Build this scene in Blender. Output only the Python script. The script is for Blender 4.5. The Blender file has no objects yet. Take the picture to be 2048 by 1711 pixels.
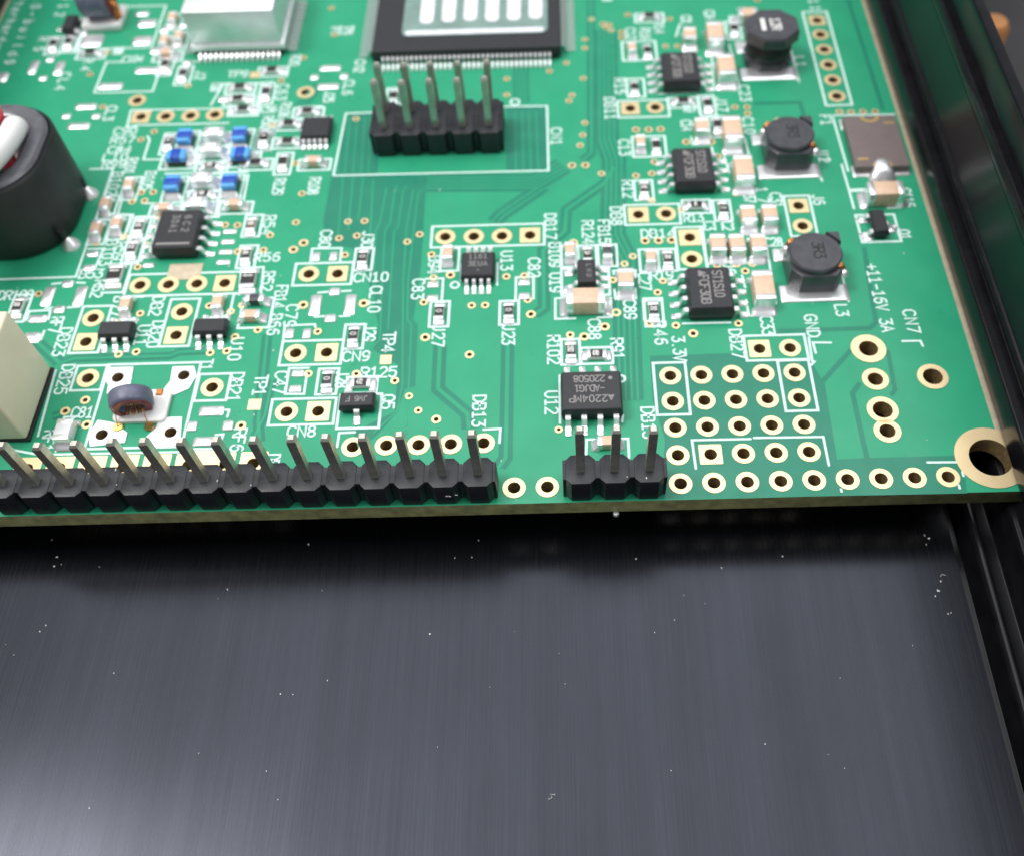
# Close-up of a green circuit board standing in the slots of a black extruded aluminium case.
# Units: 1 Blender unit = 1 millimetre; board top is z = 0, board front edge runs along X.
import bpy, bmesh, math, random
from mathutils import Vector, Matrix
random.seed(7)
SC = bpy.context.scene
COL = SC.collection
SC.unit_settings.system = 'METRIC'
SC.unit_settings.scale_length = 0.001
# ------------------------------------------------------------------ camera
cam_d = bpy.data.cameras.new('camera')
cam = bpy.data.objects.new('camera', cam_d)
COL.objects.link(cam)
SC.camera = cam
RC = Matrix(((0.9996307, 0.0255314, 0.0093039), (-0.0161980, 0.8347621, -0.5503725), (-0.0218183, 0.5500185, 0.8348674)))
# columns of RC are the camera's right, up and back axes in the board's frame
cam.matrix_world = Matrix.Translation((-8.2194, -37.0736, 64.6497)) @ RC.to_4x4()
cam_d.sensor_fit = 'HORIZONTAL'
cam_d.sensor_width = 36.0
cam_d.lens = 1949.072 / 2048 * 36.0
cam_d.shift_x = (1024 - 1124.376) / 2048
cam_d.shift_y = (851.51 - 855.5) / 2048
cam_d.clip_start = 1.0
cam_d.clip_end = 20000.0
cam_d.dof.use_dof = True
cam_d.dof.focus_distance = 71.0
cam_d.dof.aperture_fstop = 0.031
# ------------------------------------------------------------------ world, lamps, exposure
W = bpy.data.worlds.new("World")
SC.world = W
W.use_nodes = True
bg = W.node_tree.nodes['Background']
bg.inputs[0].default_value = (0.93, 0.96, 1.0, 1)
bg.inputs[1].default_value = 0.42
SC.view_settings.view_transform = 'Standard'
SC.view_settings.look = 'None'
SC.view_settings.exposure = 0.0
SC.view_settings.gamma = 1.0
def area_lamp(name, loc, target, sx, sy, radiance, color):
    d = bpy.data.lights.new(name, 'AREA')
    d.shape = 'RECTANGLE'; d.size = sx; d.size_y = sy
    d.energy = radiance * math.pi * sx * sy
    d.color = color
    o = bpy.data.objects.new(name, d); COL.objects.link(o)
    o.location = loc
    o.rotation_euler = (Vector(loc) - Vector(target)).to_track_quat('Z', 'Y').to_euler()
    return o
area_lamp('ceiling_lamp', (-40, 240, 900), (-20, 30, 0), 1100, 740, 3.1, (0.97, 0.99, 1.0))
area_lamp('bench_lamp', (-500, 30, 800), (-30, 0, 0), 240, 240, 24.0, (1.0, 0.97, 0.93))
area_lamp('side_fill_lamp', (560, -150, 520), (-20, 10, 0), 450, 450, 1.8, (1.0, 0.99, 0.96))  # unseen soft fill, added to brighten faces turned right and forward
SC.cycles.use_denoising = True
SC.cycles.max_bounces = 8
SC.render.film_transparent = False
# ------------------------------------------------------------------ layout tables, millimetres on the board
HOLES = [
  (0.0, 10.16, 'r', 1.78, 1.0),
  (2.54, 10.16, 'r', 1.78, 1.0),
  (5.08, 10.16, 'r', 1.78, 1.0),
  (7.62, 10.16, 'r', 1.78, 1.0),
  (10.16, 10.16, 'r', 1.78, 1.0),
  (0.0, 7.62, 'r', 1.78, 1.0),
  (2.54, 7.62, 'r', 1.78, 1.0),
  (5.08, 7.62, 'r', 1.78, 1.0),
  (7.62, 7.62, 'r', 1.78, 1.0),
  (10.16, 7.62, 'r', 1.78, 1.0),
  (0.0, 5.08, 'r', 1.78, 1.0),
  (2.54, 5.08, 'r', 1.78, 1.0),
  (5.08, 5.08, 'r', 1.78, 1.0),
  (7.62, 5.08, 'r', 1.78, 1.0),
  (10.16, 5.08, 'r', 1.78, 1.0),
  (0.0, 2.54, 'r', 1.78, 1.0),
  (2.54, 2.54, 's', 1.78, 1.0),
  (5.08, 2.54, 'r', 1.78, 1.0),
  (7.62, 2.54, 'r', 1.78, 1.0),
  (10.16, 2.54, 'r', 1.78, 1.0),
  (0.0, 0.0, 'r', 1.78, 1.0),
  (2.54, 0.0, 'r', 1.78, 1.0),
  (5.08, 0.0, 'r', 1.78, 1.0),
  (7.62, 0.0, 'r', 1.78, 1.0),
  (10.16, 0.0, 'r', 1.78, 1.0),
  (12.7, 0.0, 'r', 1.78, 1.0),
  (15.24, 0.0, 'r', 1.78, 1.0),
  (17.78, 0.0, 'r', 1.78, 1.0),
  (20.32, 0.0, 'r', 1.78, 1.0),
  (-10.16, 0, 'r', 1.78, 1.0),
  (-12.7, 0, 'r', 1.78, 1.0),
  (7.62, 12.7, 's', 1.78, 1.0),
  (10.16, 12.7, 'r', 1.78, 1.0),
  (16.62, 12.42, 'r', 2.9, 1.6),
  (16.59, 9.29, 'r', 2.15, 1.27),
  (21.27, 9.39, 'r', 2.5, 1.6),
  (16.59, 6.28, 'r', 2.5, 1.6),
  (16.57, 4.28, 'r', 2.15, 1.27),
  (-19.28, 26.48, 'r', 1.85, 1.0),
  (-16.67, 26.43, 'r', 1.85, 1.0),
  (-14.1, 26.4, 'r', 1.85, 1.0),
  (-11.54, 26.4, 's', 1.85, 1.0),
  (-25.45, 4.05, 'r', 1.8, 1.0),
  (-22.82, 4.11, 'r', 1.8, 1.0),
  (-20.28, 4.08, 'r', 1.8, 1.0),
  (-17.73, 4.08, 'r', 1.8, 1.0),
  (-15.16, 4.09, 'r', 1.8, 1.0),
  (19.52, 57.22, 's', 1.75, 1.0),
  (19.49, 54.72, 'r', 1.75, 1.0),
  (19.47, 52.16, 'r', 1.75, 1.0),
  (19.48, 49.6, 'r', 1.75, 1.0),
  (19.52, 47.13, 'r', 1.75, 1.0),
  (19.51, 44.58, 'r', 1.75, 1.0),
  (-51.2, 44.46, 's', 1.85, 1.0),
  (-48.67, 44.42, 'r', 1.85, 1.0),
  (-46.13, 44.42, 'r', 1.85, 1.0),
  (-43.65, 44.48, 'r', 1.85, 1.0),
  (-46.2, 21.59, 'r', 1.85, 1.0),
  (-43.66, 21.59, 'r', 1.85, 1.0),
  (-41.13, 21.59, 'r', 1.85, 1.0),
  (-38.64, 21.57, 's', 1.85, 1.0),
  (-52.17, 47.06, 'r', 1.8, 1.0),
  (-34.79, 47.6, 'r', 1.85, 1.0),
  (-31.26, 22.39, 'r', 1.85, 1.0),
  (-28.69, 22.33, 's', 1.8, 1.0),
  (-1.52, 28.63, 's', 1.9, 1.0),
  (1.04, 28.66, 'r', 1.85, 1.0),
  (2.95, 25.57, 's', 1.95, 1.0),
  (2.9, 22.94, 'r', 1.9, 1.0),
  (13.33, 29.21, 's', 1.8, 1.0),
  (13.32, 26.62, 'r', 1.8, 1.0),
  (-1.45, 43.61, 's', 1.85, 1.0),
  (1.08, 43.66, 'r', 1.8, 1.0),
  (-31.24, 13.52, 'r', 1.85, 1.0),
  (-28.63, 13.51, 's', 1.85, 1.0),
  (-31.18, 7.57, 'r', 1.85, 1.0),
  (-28.62, 7.55, 's', 1.9, 1.0),
  (-37.69, 10.19, 'r', 1.85, 1.0),
  (-49.47, 17.94, 'r', 1.85, 1.0),
  (-49.44, 15.33, 's', 1.85, 1.0),
  (-41.83, 18.4, 'r', 1.85, 1.0),
  (-41.81, 15.79, 's', 1.85, 1.0),
  (-48.29, 11.47, 'r', 1.85, 1.0),
  (-50.9, 2.75, 's', 2.15, 1.0),
  (-48.36, 2.75, 's', 2.15, 1.0),
  (-45.82, 2.75, 's', 2.15, 1.0),
  (-43.28, 2.75, 's', 2.15, 1.0),
  (-40.74, 2.75, 's', 2.15, 1.0),
  (-38.2, 2.75, 's', 2.15, 1.0),
  (-35.66, 2.75, 's', 2.15, 1.0),
  (-33.12, 2.75, 's', 2.15, 1.0),
]

VIAS = [
  (-18.59, 21.81, 0.85, 0.45),
  (-20.4, 14.83, 0.85, 0.45),
  (-11.44, 17.06, 0.85, 0.45),
  (-21.65, 26.88, 0.72, 0.36),
  (-22.72, 25.98, 0.72, 0.36),
  (-20.42, 24.34, 0.72, 0.36),
  (-20.08, 21.54, 0.72, 0.36),
  (-20.77, 18.73, 0.72, 0.36),
  (-13.62, 21.45, 0.72, 0.36),
  (-12.03, 21.49, 0.72, 0.36),
  (-11.71, 18.69, 0.72, 0.36),
  (-16.58, 18.22, 0.72, 0.36),
  (-15.41, 18.21, 0.72, 0.36),
  (-7.51, 35.48, 0.8, 0.4),
  (-6.22, 35.46, 0.8, 0.4),
  (-7.61, 25.32, 0.85, 0.45),
  (-4.11, 17.0, 0.85, 0.45),
  (-5.15, 15.49, 0.85, 0.45),
  (2.26, 14.49, 0.85, 0.45),
  (-6.93, 14.46, 0.85, 0.45),
  (-1.11, 25.3, 0.85, 0.45),
  (0.1, 25.28, 0.85, 0.45),
  (1.28, 25.3, 0.85, 0.45),
  (-3.12, 22.57, 0.72, 0.36),
  (-2.33, 23.46, 0.72, 0.36),
  (-4.22, 20.7, 0.72, 0.36),
  (0.14, 20.45, 0.72, 0.36),
  (-0.41, 19.14, 0.72, 0.36),
  (0.88, 15.4, 0.72, 0.36),
  (-8.11, 14.68, 0.72, 0.36),
  (-4.71, 34.23, 0.72, 0.36),
  (-1.45, 33.81, 0.72, 0.36),
  (0.08, 34.06, 0.72, 0.36),
  (-0.16, 30.45, 0.72, 0.36),
  (-1.34, 15.7, 0.72, 0.36),
  (6.19, 15.44, 0.72, 0.36),
  (7.75, 31.05, 0.72, 0.36),
  (2.5, 29.14, 0.72, 0.36),
  (5.06, 22.17, 0.75, 0.4),
  (6.79, 22.17, 0.75, 0.4),
  (8.2, 22.18, 0.75, 0.4),
  (7.46, 21.33, 0.75, 0.4),
  (-32.22, 26.21, 0.9, 0.45),
  (-33.05, 25.41, 0.9, 0.45),
  (-31.3, 18.79, 0.9, 0.45),
  (-26.01, 18.8, 0.9, 0.45),
  (-33.28, 28.85, 0.72, 0.36),
  (-28.42, 28.76, 0.72, 0.36),
  (-26.89, 28.78, 0.72, 0.36),
  (-29.03, 26.67, 0.72, 0.36),
  (-27.42, 26.93, 0.72, 0.36),
  (-28.27, 24.58, 0.72, 0.36),
  (-35.45, 27.3, 0.72, 0.36),
  (-35.78, 25.45, 0.72, 0.36),
  (-38.13, 25.35, 0.72, 0.36),
  (-38.7, 28.7, 0.72, 0.36),
  (-39.86, 28.77, 0.72, 0.36),
  (-36.64, 18.95, 0.72, 0.36),
  (-37.55, 18.27, 0.72, 0.36),
  (-39.54, 18.98, 0.72, 0.36),
  (-34.84, 16.14, 0.72, 0.36),
  (-29.66, 15.78, 0.72, 0.36),
  (-36.69, 15.44, 0.72, 0.36),
  (-33.22, 32.64, 0.72, 0.36),
  (-38.51, 13.79, 0.72, 0.36),
  (-37.14, 13.93, 0.72, 0.36),
  (-29.9, 11.32, 0.72, 0.36),
  (-25.9, 11.19, 0.72, 0.36),
  (-22.64, 10.38, 0.72, 0.36),
  (-34.66, 6.33, 0.85, 0.42),
  (-16.57, 12.87, 0.8, 0.42),
  (-19.01, 6.46, 0.8, 0.42),
  (-21.36, 8.79, 0.65, 0.32),
  (-20.51, 7.36, 0.65, 0.32),
  (-9.22, 5.18, 0.65, 0.32),
  (-47.94, 9.23, 0.82, 0.42),
  (-49.31, 8.19, 0.82, 0.42),
  (-47.22, 6.82, 0.82, 0.42),
  (-46.3, 13.88, 0.72, 0.36),
  (-44.85, 14.09, 0.72, 0.36),
  (-55.05, 20.89, 0.72, 0.36),
  (-46.9, 23.79, 0.72, 0.36),
  (-51.43, 26.89, 0.72, 0.36),
  (-48.99, 27.61, 0.72, 0.36),
  (-49.32, 32.19, 0.72, 0.36),
  (-48.14, 32.26, 0.72, 0.36),
  (-48.71, 33.43, 0.72, 0.36),
  (-47.56, 33.41, 0.72, 0.36),
  (-46.2, 29.94, 0.72, 0.36),
  (-45.45, 18.32, 0.72, 0.36),
  (-47.46, 17.38, 0.72, 0.36),
  (-46.6, 26.49, 0.72, 0.36),
  (-58.21, 51.58, 0.72, 0.36),
  (-55.52, 46.19, 0.72, 0.36),
  (-49.36, 42.14, 0.72, 0.36),
  (-50.42, 40.97, 0.72, 0.36),
  (-57.24, 55.28, 0.72, 0.36),
  (-47.33, 49.24, 0.72, 0.36),
  (-37.56, 42.62, 0.72, 0.36),
  (-34.41, 36.88, 0.72, 0.36),
  (-29.13, 43.19, 0.72, 0.36),
  (-37.63, 49.64, 0.72, 0.36),
  (-35.74, 53.31, 0.72, 0.36),
  (-33.78, 62.07, 0.72, 0.36),
  (-32.89, 57.18, 0.72, 0.36),
  (-13.99, 48.82, 0.7, 0.32),
  (-13.95, 46.27, 0.7, 0.32),
  (-7.28, 45.94, 0.7, 0.32),
  (-7.61, 45.07, 0.7, 0.32),
  (-6.09, 41.61, 0.7, 0.32),
  (-6.35, 39.79, 0.7, 0.32),
  (-6.66, 38.32, 0.7, 0.32),
  (-7.76, 51.16, 0.7, 0.32),
  (-9.55, 49.88, 0.7, 0.32),
  (-6.05, 48.55, 0.7, 0.32),
  (-5.7, 55.08, 0.7, 0.32),
  (-5.75, 53.58, 0.7, 0.32),
  (-4.87, 58.59, 0.7, 0.32),
  (-1.07, 40.37, 0.8, 0.4),
  (0.19, 40.32, 0.8, 0.4),
  (1.36, 40.35, 0.8, 0.4),
  (3.73, 38.37, 0.8, 0.4),
  (6.17, 38.26, 0.8, 0.4),
  (13.08, 41.14, 0.8, 0.4),
  (9.05, 43.34, 0.72, 0.36),
  (10.28, 43.29, 0.72, 0.36),
  (10.22, 42.35, 0.72, 0.36),
  (6.61, 36.19, 0.72, 0.36),
  (0.43, 35.65, 0.72, 0.36),
  (2.85, 53.53, 0.72, 0.36),
  (4.1, 53.47, 0.72, 0.36),
  (-1.71, 56.15, 0.72, 0.36),
  (-1.75, 55.25, 0.72, 0.36),
  (-2.98, 57.48, 0.72, 0.36),
  (-3.33, 57.13, 0.72, 0.36),
  (-0.88, 59.23, 0.72, 0.36),
  (-3.64, 57.7, 0.72, 0.36),
  (3.65, 58.27, 0.72, 0.36),
  (13.58, 61.25, 0.72, 0.36),
  (-2.8, 56.56, 0.72, 0.36),
  (19.36, 42.21, 0.75, 0.35),
  (20.48, 42.08, 0.75, 0.35),
  (21.68, 42.11, 0.75, 0.35),
  (22.87, 42.06, 0.75, 0.35),
  (-7.44, 35.59, 0.75, 0.36),
  (-6.18, 35.54, 0.75, 0.36),
  (-6.14, 41.7, 0.75, 0.36),
  (-6.33, 39.77, 0.75, 0.36),
  (-6.71, 38.33, 0.75, 0.36),
  (-4.65, 34.25, 0.75, 0.36),
]

BOXES = [
  (-1.33, 6.33, 1.31, 11.5),
  (8.93, 6.38, 11.48, 11.41),
  (6.44, 11.49, 11.53, 14.09),
  (-8.89, 11.57, -7.35, 14.25),
  (-7.27, 11.59, -4.64, 13.28),
  (-20.16, 15.97, -18.52, 18.78),
  (-14.13, 15.99, -12.5, 18.62),
  (-19.55, 22.31, -17.94, 25.07),
  (-8.71, 22.37, -7.39, 25.0),
  (-7.19, 22.47, -5.58, 24.93),
  (-5.42, 22.35, -3.74, 24.96),
  (-8.75, 19.04, -4.56, 22.17),
  (-1.74, 21.6, -0.11, 24.26),
  (-0.05, 21.61, 1.53, 24.24),
  (1.66, 21.74, 4.2, 26.88),
  (-2.79, 27.36, 2.31, 29.91),
  (-1.69, 30.51, 0.03, 33.17),
  (2.63, 28.62, 5.22, 30.36),
  (5.47, 27.59, 7.04, 30.23),
  (12.11, 25.4, 14.5, 30.53),
  (18.34, 24.41, 21.84, 27.8),
  (18.19, 43.21, 20.8, 58.78),
  (-20.53, 25.2, -10.23, 27.84),
  (-32.56, 21.07, -27.38, 23.67),
  (-27.33, 22.68, -25.72, 25.33),
  (-37.95, 23.31, -36.33, 26.07),
  (-38.08, 27.2, -36.48, 29.98),
  (-36.64, 16.39, -33.94, 19.73),
  (-26.58, 9.23, -24.09, 10.88),
  (-26.95, 5.81, -23.58, 9.1),
  (-32.5, 12.27, -27.34, 14.82),
  (-32.5, 6.29, -27.28, 8.82),
  (-27.34, 13.84, -25.65, 16.46),
  (-29.04, 9.2, -27.38, 11.8),
  (-38.97, 8.87, -36.33, 11.57),
  (-50.66, 14.16, -48.14, 19.3),
  (-43.06, 14.61, -40.5, 19.86),
  (-49.47, 10.24, -46.97, 12.78),
  (-46.82, 4.49, -39.09, 12.82),
  (-47.39, 20.34, -36.84, 22.89),
  (-2.71, 42.25, 2.42, 44.8),
  (-1.77, 51.25, 1.79, 54.48),
  (-1.6, 45.36, 0.17, 48.26),
  (-1.52, 36.42, 1.68, 39.34),
  (-1.67, 15.38, -0.11, 18.48),
  (-48.55, 24.28, -47.01, 27.38),
  (-48.52, 27.06, -46.97, 30.16),
  (-57.09, 17.76, -55.55, 20.86),
  (-50.62, 32.45, -49.07, 35.55),
  (-52.23, 29.96, -50.69, 33.06),
  (-50.57, 27.3, -49.02, 30.4),
  (-52.3, 26.73, -50.75, 29.83),
  (-47.32, 29.98, -44.22, 31.52),
  (-40.79, 30.21, -37.69, 31.75),
  (-46.71, 38.56, -44.66, 42.06),
  (-41.27, 38.6, -39.22, 42.1),
  (-46.59, 31.96, -44.54, 35.46),
  (-41.12, 31.99, -39.08, 35.49),
  (-47.7, 36.55, -44.2, 38.59),
  (-41.49, 36.55, -37.99, 38.6),
  (-44.53, 39.73, -41.13, 41.73),
  (-44.44, 37.48, -41.04, 39.48),
  (-44.46, 33.28, -41.06, 35.28),
  (-44.44, 29.93, -41.04, 31.93),
  (-44.11, 35.77, -41.01, 37.31),
  (-44.14, 31.91, -41.04, 33.45),
  (-48.16, 38.7, -46.62, 41.8),
  (-38.74, 38.97, -37.2, 42.07),
  (-39.76, 36.09, -36.66, 37.64),
  (-64.14, 55.18, -62.59, 58.28),
  (-62.59, 55.46, -61.05, 58.56),
  (-60.45, 54.23, -57.35, 55.77),
  (-51.12, 51.05, -49.58, 54.15),
  (-48.88, 49.4, -47.33, 52.5),
  (-51.89, 54.78, -50.34, 57.88),
  (-51.82, 58.81, -50.27, 61.91),
  (-50.46, 55.43, -48.91, 58.53),
  (-52.0, 53.4, -48.9, 54.95),
  (-40.26, 50.34, -37.16, 51.89),
  (-43.24, 47.72, -40.14, 49.27),
  (-43.09, 45.83, -39.99, 47.38),
  (-39.59, 45.98, -38.05, 49.08),
  (-42.34, 44.19, -39.24, 45.73),
  (-35.66, 43.58, -32.56, 45.12),
  (-37.29, 41.77, -34.19, 43.31),
  (-38.67, 38.86, -37.12, 41.96),
  (-37.07, 39.09, -33.97, 40.63),
  (-36.34, 35.35, -34.79, 38.45),
  (-34.07, 35.86, -30.97, 37.41),
  (-26.31, 44.75, -24.77, 47.85),
  (10.18, 56.38, 13.68, 58.42),
  (9.54, 54.38, 11.1, 57.48),
  (-0.11, 57.79, 2.99, 59.34),
  (2.38, 43.51, 5.48, 45.05),
  (5.53, 42.15, 7.08, 45.25),
  (6.18, 38.94, 7.74, 42.04),
]

LINES = [
  (0.2, [(11.88, 13.76), (11.78, 11.28), (11.94, 11.21), (11.62, 10.86)]),
  (0.2, [(12.2, 12.1), (12.14, 13.2), (13.63, 13.14)]),
  (0.2, [(19.57, 13.1), (21.07, 13.08), (21.15, 12.53)]),
  (0.2, [(19.04, 1.33), (21.36, 1.29)]),
  (0.2, [(1.28, 1.3), (1.21, 3.88), (5.79, 3.86)]),
  (0.2, [(6.07, 3.95), (11.48, 3.88), (11.49, 1.28)]),
  (0.2, [(12.05, -0.84), (12.06, -1.03)]),
  (0.2, [(21.51, 0.43), (21.49, 0.06)]),
  (0.2, [(20.96, -0.74), (20.95, -1.01)]),
  (0.2, [(-7.13, 2.67), (-7.03, 4.19), (-6.36, 4.18)]),
  (0.2, [(-4.4, 4.17), (-3.78, 4.18), (-3.79, 2.45)]),
  (0.2, [(-9.06, 10.48), (-9.11, 5.8)]),
  (0.2, [(-4.08, 6.41), (-4.16, 5.78)]),
  (0.2, [(-20.8, 21.44), (-19.21, 21.44), (-19.21, 18.83)]),
  (0.2, [(-12.78, 18.61), (-12.76, 21.33), (-11.22, 21.34), (-11.22, 18.79)]),
  (0.2, [(-14.43, 23.1), (-14.42, 20.49)]),
  (0.2, [(-17.64, 23.1), (-17.61, 21.15)]),
  (0.2, [(-7.63, 16.47), (-9.35, 16.48), (-9.32, 18.78), (-8.2, 18.77)]),
  (0.2, [(-5.13, 18.67), (-4.51, 18.67), (-4.51, 16.54), (-5.74, 16.5)]),
  (0.2, [(-4.12, 21.39), (-4.12, 21.81), (-2.19, 21.78), (-2.24, 20.96)]),
  (0.2, [(-4.15, 19.59), (-4.11, 18.54), (-2.34, 18.53), (-2.32, 19.65)]),
  (0.2, [(-1.74, 16.05), (-1.73, 18.24), (-0.09, 18.22), (-0.14, 15.71)]),
  (0.2, [(1.46, 15.6), (5.51, 15.57)]),
  (0.2, [(9.73, 24.2), (9.65, 17.53)]),
  (0.2, [(15.85, 20.79), (15.9, 17.55)]),
  (0.2, [(15.81, 34.67), (16.03, 32.41)]),
  (0.2, [(9.77, 34.92), (9.63, 32.25)]),
  (0.2, [(7.13, 20.86), (7.23, 19.43)]),
  (0.2, [(7.15, 18.03), (7.16, 16.25), (9.44, 16.28), (9.4, 17.95)]),
  (0.2, [(4.01, 26.91), (4.16, 21.81)]),
  (0.2, [(4.3, 22.3), (4.94, 22.34)]),
  (0.2, [(7.39, 22.25), (9.39, 22.3)]),
  (0.2, [(18.35, 28.65), (18.33, 30.92), (19.81, 30.95)]),
  (0.2, [(18.24, 34.58), (18.32, 31.15), (19.76, 31.16)]),
  (0.2, [(21.45, 28.6), (23.07, 28.67), (23.12, 30.76)]),
  (0.2, [(18.61, 41.67), (24.67, 41.57)]),
  (0.2, [(18.55, 41.34), (18.71, 33.63)]),
  (0.2, [(-31.31, 23.9), (-31.33, 25.47), (-28.66, 25.44), (-28.63, 23.87)]),
  (0.2, [(-30.16, 20.16), (-29.27, 20.24)]),
  (0.2, [(-28.1, 20.26), (-27.29, 20.29)]),
  (0.2, [(-30.14, 17.42), (-29.3, 17.45)]),
  (0.2, [(-27.96, 17.4), (-27.12, 17.43)]),
  (0.2, [(-37.13, 20.17), (-37.43, 23.32), (-35.45, 23.37), (-35.18, 19.86)]),
  (0.2, [(-37.6, 17.62), (-37.59, 20.18)]),
  (0.2, [(-39.21, 17.67), (-37.61, 17.67)]),
  (0.2, [(-32.5, 14.97), (-32.58, 16.53), (-30.01, 16.59), (-29.91, 16.25)]),
  (0.2, [(-29.93, 11.94), (-31.57, 11.95), (-31.54, 9.33), (-29.99, 9.28), (-30.01, 11.29)]),
  (0.2, [(-26.7, 4.1), (-26.68, 5.4), (-25.43, 5.43)]),
  (0.2, [(-15.2, 5.36), (-13.85, 5.42), (-13.9, 4.09)]),
  (0.2, [(-38.32, 4.23), (-36.28, 4.21)]),
  (0.2, [(-49.05, 4.34), (-49.24, 7.61), (-48.07, 7.64)]),
  (0.2, [(-53.66, 4.85), (-50.29, 4.07), (-36.74, 3.98)]),
  (0.2, [(-51.23, 12.38), (-50.88, 5.82)]),
  (0.2, [(-36.2, 7.91), (-35.88, 7.88), (-35.92, 7.2)]),
  (0.2, [(-36.57, 5.51), (-35.95, 5.56), (-36.01, 5.0)]),
  (0.2, [(-59.08, 22.75), (-52.26, 22.81), (-52.24, 36.87), (-54.51, 36.89)]),
  (0.2, [(-51.85, 30.56), (-50.29, 30.5)]),
  (0.2, [(-50.29, 30.5), (-50.38, 32.96), (-50.34, 34.5)]),
  (0.2, [(-50.75, 23.8), (-50.59, 26.19), (-52.0, 26.18)]),
  (0.2, [(-50.91, 30.66), (-48.82, 30.45), (-48.89, 28.19)]),
  (0.2, [(-48.34, 27.07), (-48.44, 30.03), (-46.61, 30.03), (-46.76, 27.2), (-48.33, 27.03)]),
  (0.2, [(-48.24, 24.58), (-48.14, 27.0)]),
  (0.2, [(-46.91, 26.82), (-46.74, 24.53), (-48.23, 24.52)]),
  (0.2, [(-49.29, 20.83), (-47.55, 20.83), (-47.5, 24.18), (-49.47, 24.25)]),
  (0.2, [(-47.09, 17.71), (-47.06, 20.28), (-45.6, 20.23)]),
  (0.2, [(-47.09, 17.69), (-45.46, 17.6)]),
  (0.2, [(-54.17, 22.03), (-53.37, 22.12)]),
  (0.2, [(-51.99, 22.13), (-51.23, 22.04)]),
  (0.2, [(-52.05, 19.22), (-50.99, 19.3)]),
  (0.2, [(-54.04, 19.23), (-53.42, 19.26)]),
  (0.2, [(-55.32, 17.88), (-55.31, 18.92), (-53.47, 18.97), (-53.37, 17.93)]),
  (0.2, [(-53.41, 15.7), (-53.38, 16.67)]),
  (0.2, [(-30.5, 35.02), (-9.78, 34.88), (-9.85, 44.35), (-14.12, 44.46)]),
  (0.2, [(-30.5, 35.02), (-30.25, 44.08), (-27.56, 44.11)]),
  (0.2, [(-60.69, 55.71), (-60.48, 63.87)]),
  (0.2, [(-60.74, 55.89), (-52.61, 55.95), (-52.61, 63.48), (-57.61, 63.53)]),
  (0.2, [(-62.34, 55.6), (-60.85, 55.45), (-60.95, 61.59)]),
  (0.2, [(-57.0, 48.51), (-50.88, 48.48), (-50.86, 51.93)]),
  (0.2, [(-57.0, 48.51), (-56.95, 53.59), (-55.16, 53.51)]),
  (0.2, [(-52.46, 45.54), (-41.68, 45.39)]),
  (0.2, [(-52.46, 45.54), (-52.3, 43.01), (-51.38, 43.1)]),
  (0.2, [(-51.41, 43.21), (-42.03, 43.12)]),
  (0.2, [(-49.9, 41.52), (-49.55, 40.9), (-49.54, 38.06), (-47.09, 37.96)]),
  (0.2, [(-48.61, 49.96), (-48.53, 53.38), (-47.16, 53.14)]),
  (0.2, [(-44.34, 45.99), (-43.62, 49.4), (-39.73, 49.31), (-38.36, 49.5)]),
  (0.2, [(-42.31, 44.31), (-39.28, 44.34), (-39.64, 49.39)]),
  (0.2, [(-35.34, 43.85), (-35.22, 45.27), (-32.81, 45.33)]),
  (0.2, [(-43.51, 35.94), (-43.57, 41.56)]),
  (0.2, [(-41.5, 35.99), (-41.51, 41.21)]),
  (0.2, [(-44.14, 29.86), (-43.97, 35.58)]),
  (0.2, [(-40.75, 29.85), (-41.43, 35.6)]),
  (0.2, [(-46.94, 35.95), (-38.93, 35.88)]),
  (0.2, [(-48.25, 31.93), (-46.86, 31.87), (-46.88, 29.97)]),
  (0.2, [(-45.68, 29.92), (-40.58, 29.84)]),
  (0.2, [(-38.66, 31.55), (-38.78, 35.5)]),
  (0.2, [(4.07, 55.15), (4.69, 57.3)]),
  (0.2, [(9.61, 53.47), (9.87, 46.35)]),
  (0.2, [(15.96, 53.0), (16.05, 47.05)]),
  (0.2, [(1.54, 45.75), (5.62, 45.81)]),
  (0.2, [(5.43, 42.64), (5.47, 45.25)]),
  (0.2, [(7.55, 51.48), (7.23, 46.14), (9.51, 45.96)]),
  (0.2, [(9.48, 38.72), (9.75, 33.63)]),
  (0.2, [(6.15, 37.52), (6.16, 36.64)]),
  (0.2, [(4.7, 37.0), (5.72, 37.17)]),
  (0.2, [(7.2, 36.17), (7.44, 33.87)]),
  (0.2, [(4.29, 39.09), (4.34, 37.97), (5.8, 37.98)]),
]

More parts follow.
